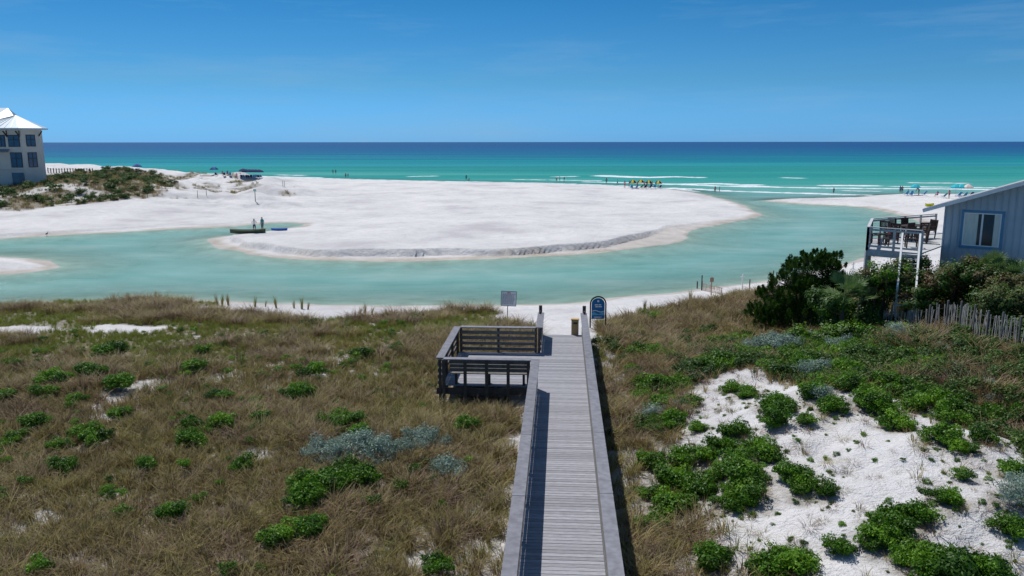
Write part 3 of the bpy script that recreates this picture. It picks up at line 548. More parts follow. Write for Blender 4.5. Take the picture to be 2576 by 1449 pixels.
for i in range(9):
    xx=-.36; zz=.25-i*.068
    while xx<.3:
        w_=r.uniform(.04,.12); 
        bx(xx+w_/2,zz,w_,.020,-.021,ink,.006); xx+=w_+.03
mb.make("notice_sign")
q=ray([(1503,829)])[0]; x,y,z=q; mb=MB(); W_=.40; H1=1.35
arc=[(W_*math.cos(a),H1+.38*math.sin(a)) for a in np.linspace(0,math.pi,15)]
path=[(W_,-.2)]+arc+[(-W_,-.2)]
for i in range(len(path)-1): mb.beam((x+path[i][0],y,z+path[i][1]),(x+path[i+1][0],y,z+path[i+1][1]),.07,.07,black,up=Vector((0,1,0)))
pan=[(x-.34,y-.02,z+.55),(x+.34,y-.02,z+.55)]+[(x+.34*math.cos(a),y-.02,z+H1+.3*math.sin(a)) for a in np.linspace(0,math.pi,13)]
mb.prism(pan,(0,.04,0),blue)
wv=[(x-.33,z+.75)]+[(x-.33+.66*i/10,z+.86+.05*math.sin(i*.9)) for i in range(11)]+[(x+.33,z+.75)]
mb.prism([(a,y-.028,b) for a,b in wv],(0,.006,0),lblue)
mb.prism([(x-.3+.6*i/8,y-.03,z+.98+.04*math.sin(i*.8)) for i in range(9)]+[(x+.3-.6*i/8,y-.03,z+.94+.04*math.sin((8-i)*.8)) for i in range(9)],(0,.004,0),white)
for i,(cx_,cz_,w_,h_) in enumerate([(0,1.5,.1,.1),(-.1,1.3,.16,.05),(.09,1.3,.14,.05),(-.08,1.2,.14,.05),(.1,1.2,.18,.05),(0,.65,.42,.035),(0,.6,.3,.02)]): mb.box((x+cx_,y-.025,z+cz_),(w_,.012,h_),white)
mb.make("beach_access_sign")
# ---------------- posts & fences
slat=mat("fence_slat",(0.30,0.28,0.26),0.85,0.25,6,0.2,rand=.25); wire=mat("fence_wire",(0.15,0.14,0.13),0.6,.1); orng=mat("faded_snow_fence",(0.42,0.27,0.20),0.8,.15)
def slatfence(name,pts,hh,gap=.085,seed=1,m_=slat,tiltv=.06):
    r=random.Random(seed); mb=MB(); P=[Vector(p) for p in pts]
    for a,b in zip(P[:-1],P[1:]):
        L=(b-a).length; n=max(1,int(L/gap)); d=(b-a).normalized()
        for i in range(n):
            if r.random()<.04: continue
            c=a+(b-a)*(i/n); z=float(hgt(c.x,c.y)[0]); c.z=z-.1; tl=d*r.gauss(0,tiltv)+Vector((0,0,1)); mb.beam(c,c+tl.normalized()*(hh+.1+r.gauss(0,.04)),.012,.042,m_,up=d)
        for k in(.25,.6,.9): 
            za=float(hgt(a.x,a.y)[0]); zb=float(hgt(b.x,b.y)[0]); mb.beam(Vector((a.x,a.y,za+hh*k)),Vector((b.x,b.y,zb+hh*k)),.012,.012,wire)
        za=float(hgt(a.x,a.y)[0]); mb.beam((a.x,a.y,za-.2),(a.x,a.y,za+hh+.15),.06,.06,wood_g,up=d)
    return mb.make(name)
fp=[(15.4,37.6),(16.6,36.0),(17.6,34.2),(18.1,32.4),(18.3,30.8),(18.3,29.0),(18.6,27.4),(19.4,26.0)]
def dens(p,n=3):
    o=[]
    for a,b in zip(p[:-1],p[1:]):
        for i in range(n): o.append((a[0]+(b[0]-a[0])*i/n,a[1]+(b[1]-a[1])*i/n,0))
    return o+[(p[-1][0],p[-1][1],0)]
slatfence("dune_fence",dens(fp,2),1.3,tiltv=.09)
q=ray([(1765,732),(1818,745),(1760,738),(1800,742)]); slatfence("fallen_dune_fence",[tuple(q[0]),tuple(q[1])],.55,.12,3,orng,.25)
def post(name,u,v,h_,m_,w_=.08,cross=None,top=None):
    x,y,z=ray([(u,v)])[0]; mb=MB(); mb.beam((x,y,z-.3),(x,y,z+h_),w_,w_,m_,up=Vector((0,1,0)))
    if cross: mb.beam((x-cross,y,z+h_-.2),(x+cross,y,z+h_-.2),w_*.8,w_*.8,m_)
    if top: mb.box((x,y-.05,z+h_-.2),top,orng if m_ is not white else white)
    mb.make(name)
post("fence_post",1753,726,.5,wood_p); post("fence_post",1764,732,1.15,wood_p,.07); post("notice_post",1788,744,1.3,orng,.06,None,(.26,.02,.3)); post("fence_post",1884,737,.95,wood_p,.06); post("white_pipe_post",1866,728,1.1,white,.07,.14)
post("fence_post",1943,722,1.2,wood_p,.06); post("fence_post",1951,724,1.1,wood_p,.06); post("fence_post",1937,722,.6,wood_p,.06); post("fence_post",1940,720,.8,wood_p,.06)
post("white_pipe_post",2143,700,1.3,white,.08,.12); post("red_marker_flag",1617,852,.45,redm,.05,None,None); post("marker_post",1790,800,.4,wood_p,.1)
# ---------------- house on the right
hs=empty("beach_house"); HW=mat("blue_grey_siding",(0.42,0.50,0.56),0.6,0.05,2); HB=mat("siding_batten",(0.34,0.42,0.48),0.6,.05); TR=mat("blue_trim",(0.10,0.25,0.40),0.5,.08); RF=mat("grey_roof",(0.33,0.34,0.36),0.6,.1,3); GL=mat("window_glass",(0.03,0.04,0.045),0.08,.1,spec=.6); CU=mat("curtain",(0.62,0.66,0.60),0.8,.1,2,0,(6,6,1))
al=math.radians(38); wv_=Vector((math.cos(al),-math.sin(al),0)); vv_=Vector((math.sin(al),math.cos(al),0)); HC=Vector((21.7,40,0)); out=-vv_
sl=.36
def hp(t_,b_=0,z=0): return HC+wv_*t_+vv_*b_+Vector((0,0,z))
Wd=9.0; zt=lambda t_: 7.85+sl*min(t_,Wd/2)-(max(0,t_-Wd/2)*sl)
mb=MB()
front=[hp(0,0,2.5),hp(Wd,0,2.5),hp(Wd,0,zt(Wd)),hp(Wd/2,0,zt(Wd/2)),hp(0,0,zt(0))]
mb.prism(front,vv_*10,HW)
mb.make("walls",hs); mb=MB()
t_=0.05
while t_<Wd:
    z1=zt(t_)-.02
    if .78<t_<2.62: 
        mb.beam(hp(t_,-.02,7.72),hp(t_,-.02,z1),.05,.04,HB,up=out); mb.beam(hp(t_,-.02,2.6),hp(t_,-.02,5.78),.05,.04,HB,up=out)
    else: mb.beam(hp(t_,-.02,2.6),hp(t_,-.02,z1),.05,.04,HB,up=out)
    t_+=.3
for b_ in np.arange(.4,10,.4): mb.beam(hp(-.02,b_,2.6),hp(-.02,b_,7.8),.04,.05,HB,up=out)
mb.make("battens",hs); mb=MB()
for s_ in(0,1):
    t0,t1=(-.85,Wd/2) if s_==0 else (Wd+.85,Wd/2)
    zz=lambda q: 7.92+sl*(q if s_==0 else Wd-q)
    ps=[hp(t0,-.7,zz(t0)),hp(t1,-.7,zz(t1)),hp(t1,10.5,zz(t1)),hp(t0,10.5,zz(t0))]; mb.prism(ps,(0,0,.08),RF)
    mb.beam(hp(t0,-.73,zz(t0)-.03),hp(t1,-.73,zz(t1)-.03),.05,.17,white)
mb.make("roof",hs); mb=MB()
t0,t1,z0,z1=.9,2.5,5.92,7.55
mb.frame(hp((t0+t1)/2,-.015,(z0+z1)/2),wv_*((t1-t0)/2),vv_*.02,Vector((0,0,(z1-z0)/2)),CU)
for a_,b_,c_,d_,m_,o_ in((t0-.1,t1+.1,z0-.12,z0,TR,.05),(t0-.1,t1+.1,z1,z1+.12,TR,.05),(t0-.12,t0,z0-.12,z1+.12,TR,.053),(t1,t1+.12,z0-.12,z1+.12,TR,.053),(t0,t1,z0,z0+.05,white,.06),(t0,t1,z1-.05,z1,white,.06),(t0,t0+.05,z0,z1,white,.063),(t1-.05,t1,z0,z1,white,.063),((t0+t1)/2-.04,(t0+t1)/2+.04,z0,z1,white,.066),(t0+.62,(t0+t1)/2+.5,z0+.05,z1-.05,GL,.045)):
    mb.frame(hp((a_+b_)/2,-o_/2,(c_+d_)/2),wv_*((b_-a_)/2),vv_*(o_/2),Vector((0,0,(d_-c_)/2)),m_)
mb.make("window",hs)
grail=mat("pale_grey_deck_wood",(0.46,0.47,0.48),0.7,.12,5); mb=MB(); FZ=5.8
A=Vector((17.5,39.0,FZ));B=Vector((19.6,43.3,FZ));Cc=Vector((24.6,46.2,FZ));Dd=Vector((19.3,37.3,FZ)); H0=Vector((21.65,39.95,FZ)); H1_=Vector((25.5,45,FZ))
mb.prism([Dd,H0,H1_,Cc,B,A],(0,0,-.06),grail)
for p,q_ in((A,B),(B,Cc),(A,Dd)):
    mb.beam(p-Vector((0,0,.2)),q_-Vector((0,0,.2)),.06,.28,grail)
    L=(q_-p).length; n=max(2,round(L/1.6)); up=Vector((0,0,1))
    mb.beam(p+up*1.07,q_+up*1.07,.14,.045,grail); mb.beam(p+up*.15,q_+up*.15,.04,.09,grail); mb.beam(p+up*.95,q_+up*.95,.04,.09,grail)
    for i in range(n+1):
        c=p+(q_-p)*(i/n); mb.beam(c-up*.3,c+up*1.05,.09,.09,grail,up=Vector((0,1,0)))
    for z in np.arange(.28,.9,.13): mb.beam(p+up*z,q_+up*z,.008,.008,galv)
for p in(A,B,(A+B)/2,Dd,(B+Cc)/2,(A+Dd)/2+Vector((.8,1,0))): mb.beam((p.x,p.y,.5),(p.x,p.y,FZ-.1),.14,.14,grail,up=Vector((0,1,0)))
mb.make("deck",hs); mb=MB()
# flight of stairs dropping behind the shrubs
S0=Vector((19.1,37.1,FZ)); S1=Vector((18.0,34.9,3.6)); dr=(S1-S0); sdv=Vector((-.9,.45,0)).normalized()
for k in(0,.75): mb.beam(S0+sdv*k,S1+sdv*k,.05,.22,grail); mb.beam(S0+sdv*k+Vector((0,0,.95)),S1+sdv*k+Vector((0,0,.95)),.08,.05,white); mb.beam(S0+sdv*k+Vector((0,0,.5)),S1+sdv*k+Vector((0,0,.5)),.03,.06,white)
for k in(0,.75):
    for i in range(4): c=S0+dr*(i/3)+sdv*k; mb.beam(c-Vector((0,0,.4)),c+Vector((0,0,.95)),.07,.07,grail,up=Vector((0,1,0)))
for i in range(12): c=S0+dr*((i+.5)/12)+sdv*.375; mb.frame(c+Vector((0,0,.05)),sdv*.375,Vector((dr.x,dr.y,0)).normalized()*.12,Vector((0,0,.02)),grail)
mb.make("stairs",hs)
dark=mat("dark_teak",(0.05,0.032,0.028),0.6,.2); redc=mat("red_cushion",(0.55,0.03,0.03),0.8,.1)
def chair(name,x,y,z,rz,m_=dark,cush=None,S=1):
    mb=MB(); T=Matrix.Translation((x,y,z))@Matrix.Rotation(rz,4,'Z')@Matrix.Scale(S,4)
    def bb(a,b,w_,h_,mm=m_): mb.beam(T@Vector(a),T@Vector(b),w_,h_,mm,up=(T.to_3x3()@Vector((0,0,1))) )
    for sx_ in(-.26,.26):
        mb.beam(T@Vector((sx_,.24,0)),T@Vector((sx_,.24,.64)),.05,.05,m_,up=Vector((0,1,0))); mb.beam(T@Vector((sx_,-.22,0)),T@Vector((sx_,-.34,1.0)),.05,.05,m_,up=Vector((0,1,0))); bb((sx_,-.27,.65),(sx_,.3,.65),.07,.03)
    for i in range(5): bb((-.25,-.2+i*.1,.43),(.25,-.2+i*.1,.43),.08,.025)
    for i in range(6): xx=-.2+i*.08; mb.beam(T@Vector((xx,-.24,.45)),T@Vector((xx,-.33,.95)),.05,.02,m_,up=Vector((0,1,0)))
    bb((-.27,-.335,.97),(.27,-.335,.97),.03,.08)
    if cush: mb.frame(T@Vector((0,.02,.48)),T.to_3x3()@Vector((.23,0,0)),T.to_3x3()@Vector((0,.22,0)),Vector((0,0,.04)),cush)
    return mb.make(name)
def table(name,x,y,z,L_,W2,rz,h=.74):
    mb=MB(); q=Matrix.Rotation(rz,3,'Z'); 
    for i in range(6): c=Vector((x,y,z))+q@Vector((0,-W2/2+W2*(i+.5)/6,0)); mb.box((c.x,c.y,z+h),(L_,W2/6-.01,.03),dark,rz)
    for a in(-1,1):
        for b in(-1,1): c=Vector((x,y,z))+q@Vector((a*(L_/2-.1),b*(W2/2-.1),0)); mb.box((c.x,c.y,z+h/2-.01),(.07,.07,h-.02),dark,rz)
    return mb.make(name)
table("patio_table",21.6,42.9,FZ,1.8,.9,.5); 
for x,y,rz in((20.8,42.0,.5),(21.7,42.2,.2),(20.3,42.9,-1.0),(21.2,43.9,3.4),(22.1,44.2,3.6),(22.7,43.3,1.8)): chair("patio_chair",x,y,FZ,rz)
for x,y,rz in((18.8,39.7,.6),(19.9,39.4,-.3),(21.3,41.2,1.2)): chair("lounge_chair",x,y,FZ,rz,dark)
table("side_table",19.0,41.0,FZ,.7,.7,.3,.5); chair("cushioned_chair",19.7,41.2,FZ,2.2,dark,redc)
mb=MB(); zz=float(hgt(24.4,36.0)[0])
for i in range(14): 
    x=23.2+i*.16; y=36.6-i*.06; mb.box((x,y,5.0),(.13,.02,1.1),white)
for z in(4.7,5.3): mb.beam((23.1,36.66,z),(25.4,35.8,z),.03,.08,white)
for i in(0,13): mb.beam((23.2+i*.16,36.7-i*.06,zz-.3),(23.2+i*.16,36.7-i*.06,5.5),.09,.09,white,up=Vector((0,1,0)))
mb.make("white_picket_fence")
# ---------------- building on the left
bh=empty("stucco_beach_building"); ST=mat("cream_stucco",(0.60,0.57,0.52),0.8,.05,.6); MR=mat("metal_roof",(0.27,0.31,0.35),0.4,.08,.5,metal=.3); MRL=mat("pale_metal_roof",(0.50,0.57,0.63),0.35,.05,.5,metal=.2); WG=mat("dark_window",(0.02,0.08,0.16),0.12,.3,.8,spec=.6); BK=mat("bronze_trim",(0.05,0.04,0.035),0.6,.1); STD=mat("stucco_band",(0.5,0.5,0.5),0.8,.05)
GZ=2.8; EZ=13.3
fp_=[(-135,149.6),(-99,149.6),(-99,148),(-89.6,148),(-87.6,150.2),(-88.3,152.4),(-92,156),(-100,168),(-135,168)]
mb=MB(); mb.prism([(a,b,GZ) for a,b in fp_],(0,0,EZ-GZ),ST); mb.make("walls",bh)
mb=MB()
def pyr(base,z,apex,m_,th=.25):
    n=len(base); vs=[(a,b,z) for a,b in base]+[(a,b,z-th) for a,b in base]+[apex]
    mb.add(vs,[(i,(i+1)%n,2*n) for i in range(n)]+[(n+i,n+(i+1)%n,(i+1)%n,i) for i in range(n)]+[tuple(range(2*n-1,n-1,-1))],m_)
pyr([(-100.2,146.8),(-89.2,146.8),(-86.5,149.7),(-87.3,152.8),(-91.4,157),(-100,161)],EZ+.25,(-92.6,152,16.0),MRL)
for i in range(9):
    x=-99+i*1.2; mb.beam((x,146.85,EZ+.3),(x+(-92.6-x)*.97,151.8,15.9),.06,.08,MR)
mb.add([(-136,148.2,EZ+.1),(-98,148.2,EZ+.1),(-97.0,157,17.5),(-136,157,17.5),(-99,169,EZ+.1),(-136,169,EZ+.1),(-92,153,EZ+.1)],[(0,1,2,3),(3,2,4,5),(1,6,2),(6,4,2)],MR)
for i in range(36): x=-135+i*1.0; mb.beam((x,148.25,EZ+.16),(x,156.9,17.56),.07,.08,MRL)
mb.make("roof",bh)
mb=MB()
def win(xc,zc,w_,h_,y=148,ang=0,mull=1):
    q=Matrix.Rotation(ang,3,'Z'); c=Vector((xc,y,zc)); n=q@Vector((0,-1,0)); u=q@Vector((1,0,0))
    mb.frame(c+n*.03,u*(w_/2+.12),n*.03,Vector((0,0,h_/2+.12)),BK); mb.frame(c+n*.07,u*(w_/2),n*.02,Vector((0,0,h_/2)),WG)
    for k in range(1,mull+1): mb.frame(c+n*.1+u*(w_*(k/(mull+1)-.5)),u*.05,n*.02,Vector((0,0,h_/2)),BK)
    mb.frame(c+n*.103+Vector((0,0,h_*.12)),u*(w_/2),n*.02,Vector((0,0,.05)),BK)
for xc,w_ in((-91.0,1.9),(-93.3,1.2),(-95.3,1.2),(-97.4,1.1)): win(xc,11.25,w_,1.9)
wa_=math.atan2(2.2,2.0); win(-88.6,11.3,1.3,1.9,149.1,wa_); win(-90.9,7.8,1.9,2.5); win(-88.6,7.8,1.3,2.5,149.1,wa_); win(-95.3,7.8,.5,2.6,mull=0)
for x in(-103,-107,-112): win(x,11.2,1.5,1.9,149.6); win(x,7.8,1.5,2.4,149.6)
mb.prism([(-92,147.9,GZ),(-89.8,147.9,GZ),(-89.8,147.9,5.5),(-92,147.9,5.5)],(0,-.05,0),WG)
mb.make("windows",bh); mb=MB()
mb.prism([(-96,147.98,9.7),(-92,147.98,9.7),(-91.7,146.9,9.2),(-96.3,146.9,9.2)],(0,0,.1),MR)
for x in(-98.5,-96.3,-94.2,-92.2,-89.9):
    mb.beam((x,147.9,12.1),(x,146.95,13.0),.15,.18,BK); mb.beam((x,147.95,11.9),(x,147.95,13.1),.14,.12,BK)
mb.beam((-87.7,150.2,12.1),(-86.8,149.8,13),.15,.18,BK); mb.box((-94.3,147.95,6.05),(9.1,.12,.15),STD)
mb.box((-97,147.93,8.9),(.25,.2,.5),BK)
mb.make("trim_and_awning",bh)
mb=MB(); q=ray([(u,434) for u in range(122,235,7)],dmax=300,dmin=100,step=1.003)
for x,y,z in q: mb.beam((x,y,z-.3),(x,y,z+1.1),.16,.16,wood_p,up=Vector((0,1,0)))
for a,b_2 in zip(q[:-1],q[1:]): 
    if abs(a[1]-b_2[1])<12: mb.beam((a[0],a[1],a[2]+.9),(b_2[0],b_2[1],b_2[2]+.9),.05,.09,wood_p)
mb.make("distant_dune_fence")

# ---------------- people
skins=[mat("skin",(0.45,0.26,0.18),.6,.08),mat("skin_tan",(0.30,0.16,0.10),.6,.08)]; hairs=[mat("brown_hair",(0.05,0.03,0.02),.6,.2),mat("blond_hair",(0.35,0.25,0.12),.6,.2)]
CL={}
def cloth(c):
    if c not in CL: CL[c]=mat("cloth",c,.85,.1)
    return CL[c]
def pose_skel(pose):
    J={'pel':(0,0,.95),'wst':(0,.0,1.08),'chs':(0,-.01,1.28),'nk0':(0,-.01,1.42),'nk1':(0,0,1.5),'hd':(0,.02,1.6),'tp':(0,.01,1.68)}
    for s,k in((-1,'l'),(1,'r')):
        J['sh'+k]=(s*.18,-.01,1.39); J['el'+k]=(s*.25,-.03,1.11); J['wr'+k]=(s*.26,.06,.87); J['hp'+k]=(s*.09,0,.9); J['kn'+k]=(s*.10,.02,.5); J['an'+k]=(s*.10,-.03,.08); J['to'+k]=(s*.12,.14,.03)
    if pose=='walk':
        J['knl']=(-.1,.16,.52);J['anl']=(-.1,.2,.1);J['tol']=(-.1,.36,.05);J['knr']=(.1,-.03,.5);J['anr']=(.1,-.28,.14);J['tor']=(.1,-.14,.04);J['ell']=(-.24,-.12,1.12);J['wrl']=(-.25,-.12,.9);J['elr']=(.24,.08,1.12);J['wrr']=(.24,.24,.93)
    if pose=='reach':
        J['ell']=(-.26,.12,1.2);J['wrl']=(-.2,.34,1.12);J['elr']=(.26,.12,1.2);J['wrr']=(.18,.34,1.15)
    if pose=='bend':
        for k,v in {'wst':(0,.06,1.06),'chs':(0,.22,1.2),'nk0':(0,.34,1.27),'nk1':(0,.41,1.3),'hd':(0,.5,1.33),'tp':(0,.57,1.37),'shl':(-.18,.32,1.24),'shr':(.18,.32,1.24),'ell':(-.2,.38,.97),'elr':(.2,.38,.97),'wrl':(-.16,.48,.75),'wrr':(.16,.48,.75)}.items(): J[k]=v
    if pose=='sit':
        dz=-.52
        for k in list(J):
            x,y,z=J[k]; J[k]=(x,y,z+dz)
        for s,k in((-1,'l'),(1,'r')):
            J['hp'+k]=(s*.09,.03,.40);J['kn'+k]=(s*.12,.45,.48);J['an'+k]=(s*.12,.62,.1);J['to'+k]=(s*.12,.78,.1);J['el'+k]=(s*.27,.05,.66);J['wr'+k]=(s*.2,.3,.55)
    return J
RAD={'pel':.13,'wst':.115,'chs':.135,'nk0':.07,'nk1':.052,'hd':.098,'tp':.07,'sh':.065,'el':.042,'wr':.027,'hp':.09,'kn':.058,'an':.04,'to':.035}
body_cache={}
def body(pose,female):
    key=(pose,female)
    if key in body_cache: return body_cache[key]
    J=pose_skel(pose); names=[];co_=[];ed=[];rad=[];seg=[]
    def v(n,p,r): names.append(n);co_.append(p);rad.append(r); return len(co_)-1
    ix={}
    for n in J: 
        r=RAD[n] if n in RAD else RAD[n[:2]]
        if female: r*={'wst':.85,'chs':.88,'sh':.85}.get(n if n in RAD else n[:2],.95)
        ix[n]=v(n,J[n],r)
    def e(a,b,l): ed.append((ix[a],ix[b])); seg.append((J[a],J[b],l))
    e('pel','wst','shirt');e('wst','chs','shirt');e('chs','nk0','shirt');e('nk0','nk1','skin');e('nk1','hd','skin');e('hd','tp','hair')
    for k in'lr': e('nk0','sh'+k,'shirt');e('sh'+k,'el'+k,'sleeve');e('el'+k,'wr'+k,'skin');e('pel','hp'+k,'short');e('hp'+k,'kn'+k,'thigh');e('kn'+k,'an'+k,'skin');e('an'+k,'to'+k,'skin')
    roots=[ix['pel']]
    for k,s in(('l',-1),('r',1)):
        W=Vector(J['wr'+k]);E=Vector(J['el'+k]); d=(W-E).normalized(); sd2=d.cross(Vector((s,0,0))).normalized()
        if sd2.length<.5: sd2=Vector((0,1,0))
        pm=v('pm',tuple(W+d*.05),.028); ed.append((ix['wr'+k],pm)); seg.append((tuple(W),tuple(W+d*.1),'skin'))
        inw=d.cross(sd2)
        for i,(off,ln) in enumerate(((-.03,.065),(-.01,.078),(.01,.072),(.03,.055))):
            a=v('f',tuple(W+d*.055+sd2*off*.8),.0105); b=v('f',tuple(W+d*(.075+ln*.5)+sd2*off),.009); c=v('f',tuple(W+d*(.07+ln)+sd2*off+inw*.018),.0075); ed.extend([(a,b),(b,c)]); roots.append(a)
        a=v('f',tuple(W+d*.03-sd2*.02),.012); b=v('f',tuple(W+d*.06-sd2*.05),.010); c=v('f',tuple(W+d*.09-sd2*.055),.008); ed.extend([(a,b),(b,c)]); roots.append(a)
    me=bpy.data.meshes.new("b"); me.from_pydata(co_,ed,[]); o=bpy.data.objects.new("b",me); sc.collection.objects.link(o)
    sk=o.modifiers.new('s','SKIN'); sk.use_smooth_shade=True
    for i,r in enumerate(rad): me.skin_vertices[0].data[i].radius=(r,r*(.8 if names[i] in('pel','wst','chs') else 1)); me.skin_vertices[0].data[i].use_root=(i in roots)
    o.modifiers.new('u','SUBSURF').levels=1
    dg=bpy.context.evaluated_depsgraph_get(); dg.update(); m2=bpy.data.meshes.new_from_object(o.evaluated_get(dg)); bpy.data.objects.remove(o)
    n=len(m2.polygons); C=np.zeros(n*3); m2.polygons.foreach_get('center',C); C=C.reshape(-1,3)
    best=np.full(n,9.);lab=np.zeros(n,int)
    for a,b,l in seg:
        a=np.array(a);b=np.array(b);d=b-a;t_=np.clip(((C-a)@d)/(d@d),0,1);dist=np.linalg.norm(C-a-t_[:,None]*d,axis=1)
        li=np.full(n,{'skin':0,'shirt':1,'short':2,'hair':3}.get(l,0))
        if l=='sleeve': li=np.where(t_<.6,1,0)
        if l=='thigh': li=np.where(t_<.75,2,0)
        if a[2]==J['pel'][2] and l=='shirt': li=np.where(t_<.35,2,1)
        k=dist<best; best[k]=dist[k];lab[k]=li[k]
    hd=np.array(J['hd']); kh=(np.linalg.norm(C-hd,axis=1)<.16)&((C[:,1]<hd[1]-.02)|(C[:,2]>hd[2]+.055)); lab[kh]=3
    body_cache[key]=(m2,lab,J); return body_cache[key]
def person(x,y,z,rz,pose='stand',shirt=(.6,.6,.6),short=(.05,.07,.2),S=1.0,female=False,sk=0,hr=0,bare=False):
    m2,lab,J=body(pose,female); me=m2.copy(); me.materials.clear()
    for m_ in(skins[sk],skins[sk] if bare else cloth(shirt),cloth(short),hairs[hr],black,white): me.materials.append(m_)
    me.polygons.foreach_set('material_index',lab.astype(np.int32)); me.update()
    bm=bmesh.new(); bm.from_mesh(me); h=Vector(J['hd'])
    def ball(p,r,mi,s=(1,1,1)):
        r_=bmesh.ops.create_icosphere(bm,subdivisions=1,radius=r,matrix=Matrix.Translation(p)@Matrix.Diagonal((*s,1)))
        for v_ in r_['verts']:
            for f_ in v_.link_faces: f_.material_index=mi
    ball(h+Vector((-.033,.086,.01)),.011,4); ball(h+Vector((.033,.086,.01)),.011,4); ball(h+Vector((0,.1,-.018)),.015,0,(.7,1,1.3)); ball(h+Vector((0,.088,-.052)),.02,4,(1,.3,.2)); ball(h+Vector((-.098,0,-.01)),.025,0,(.4,.8,1.2)); ball(h+Vector((.098,0,-.01)),.025,0,(.4,.8,1.2))
    bm.to_mesh(me); bm.free()
    o=obj("person",me); o.location=(x,y,z); o.rotation_euler=(0,0,rz); o.scale=(S,)*3; return o
def far(pts): return ray(pts,dmax=330,dmin=50,step=1.002,zmin=-0.35)
PPL=[(641,586,0.3,'reach',(.75,.75,.75),(.05,.05,.12),1.0,True,0,1,0),(661,584,2.6,'stand',(.03,.32,.33),(.12,.2,.22),1.06,False,0,0,0),
(838,438,.5,'stand',(.1,.1,.1),(.2,.1,.1),1,0,1,0,1),(845,438,.5,'stand',(.3,.1,.1),(.1,.1,.1),1,0,1,0,1),(870,449,.4,'stand',(.5,.1,.1),(.05,.05,.1),1,0,0,0,0),(876,449,2.4,'walk',(.1,.1,.15),(.3,.05,.05),.95,1,0,0,0),(1173,455,.2,'walk',(.1,.12,.2),(.05,.05,.05),1.05,0,1,0,0),(1180,457,1,'sit',(.3,.1,.1),(.1,.1,.1),.9,1,0,0,0),
(1400,459,.1,'bend',(.5,.2,.1),(.1,.1,.1),1,0,0,0,0),(1408,459,1.4,'stand',(.1,.2,.4),(.1,.1,.1),1,0,0,0,0),(1419,460,2,'walk',(.1,.1,.1),(.4,.1,.1),1,1,0,0,0),(1525,465,.1,'stand',(.1,.1,.1),(.05,.1,.3),1.1,0,0,0,1),(1553,467,1,'walk',(.6,.6,.6),(.1,.1,.1),1,0,0,0,0),
(1571,474,.2,'stand',(.75,.08,.2),(.6,.05,.15),1.05,1,0,0,0),(1582,472,1.2,'stand',(.1,.1,.4),(.5,.1,.1),1,0,0,0,0),(1603,470,2.2,'sit',(.6,.1,.1),(.1,.1,.1),1,1,0,0,0),(1620,474,2.2,'stand',(.6,.1,.15),(.1,.1,.1),1,1,0,0,0),(1627,473,.2,'stand',(.05,.05,.1),(.1,.1,.1),1,0,1,0,0),(1637,472,.2,'stand',(.1,.3,.5),(.1,.1,.3),1,0,1,0,0),(1640,473,1.9,'walk',(.5,.4,.1),(.1,.1,.1),1,0,0,0,0),(1650,470,1.9,'stand',(.1,.4,.5),(.1,.1,.1),.9,1,0,0,0),
(1798,488,.2,'walk',(.5,.1,.1),(.3,.05,.05),1,0,0,0,1),(1809,487,1.2,'stand',(.1,.1,.2),(.5,.05,.1),.9,1,0,0,0),(2096,490,.4,'stand',(.1,.1,.15),(.1,.1,.1),.9,0,1,0,0),(2263,489,.2,'stand',(.03,.2,.35),(.05,.1,.3),1.1,0,0,0,0),(2268,489,2.9,'stand',(.4,.05,.05),(.1,.1,.1),1.05,0,0,0,0),(2310,492,.8,'bend',(.5,.05,.05),(.02,.02,.02),1.1,0,1,0,0),
(2283,492,1.3,'sit',(.05,.2,.4),(.1,.1,.1),1,0,0,0,0),(2357,497,.2,'sit',(.5,.1,.3),(.1,.1,.1),1,1,0,0,0),(2386,500,.2,'stand',(.6,.1,.1),(.1,.1,.1),.9,1,0,0,0),(573,441,.2,'sit',(.1,.1,.3),(.1,.1,.1),1,0,0,0,0),(596,448,.2,'sit',(.7,.15,.3),(.5,.1,.2),1,1,0,0,0),(560,441,.2,'sit',(.4,.1,.1),(.1,.1,.1),1,0,0,0,0)]
q=far([(p[0],p[1]) for p in PPL])
for p,(x,y,z) in zip(PPL,q): person(x,y,z,p[2],p[3],p[4],p[5],p[6],bool(p[7]),p[8],p[9],bool(p[10]))
# ---------------- boats
def hull(name,c,L_,W2,Hh,rz,m_,inn,blunt=False,seats=2):
    mb=MB(); T=Matrix.Translation(c)@Matrix.Rotation(rz,4,'Z'); ns=17; rings=[]
    for i in range(ns):
        t_=-1+2*i/(ns-1); wd=(1-abs(t_)**(2.4))**.7*W2/2+.015; sh=Hh*(1+.35*abs(t_)**3); kz=Hh*.25*abs(t_)**4
        ring=[(-wd,sh),(-wd*.95,sh*.5+kz*.5),(-wd*.6,kz+.03),(0,kz),(wd*.6,kz+.03),(wd*.95,sh*.5+kz*.5),(wd,sh)]
        rings.append([T@Vector((t_*L_/2,a,b)) for a,b in ring])
    vs=[p for r_ in rings for p in r_]; fs=[(i*7+j,i*7+j+1,(i+1)*7+j+1,(i+1)*7+j) for i in range(ns-1) for j in range(6)]
    mb.add(vs,fs,m_)
    vs2=[p+Vector((0,0,.015)) for r_ in rings for p in [r_[0]*.97+r_[6]*.03,r_[2],r_[4],r_[6]*.97+r_[0]*.03]]
    mb.add(vs2,[(i*4+j,(i+1)*4+j,(i+1)*4+j+1,i*4+j+1) for i in range(ns-1) for j in range(3)],inn)
    for i in range(ns-1):
        for j in(0,6): mb.beam(rings[i][j],rings[i+1][j],.05,.04,inn)
    for k in range(seats): t_=-.4+.8*k/max(1,seats-1); mb.frame(T@Vector((t_*L_/2,0,Hh*.75)),T.to_3x3()@Vector((.12,0,0)),T.to_3x3()@Vector((0,W2*.43,0)),Vector((0,0,.02)),inn)
    return mb.make(name)
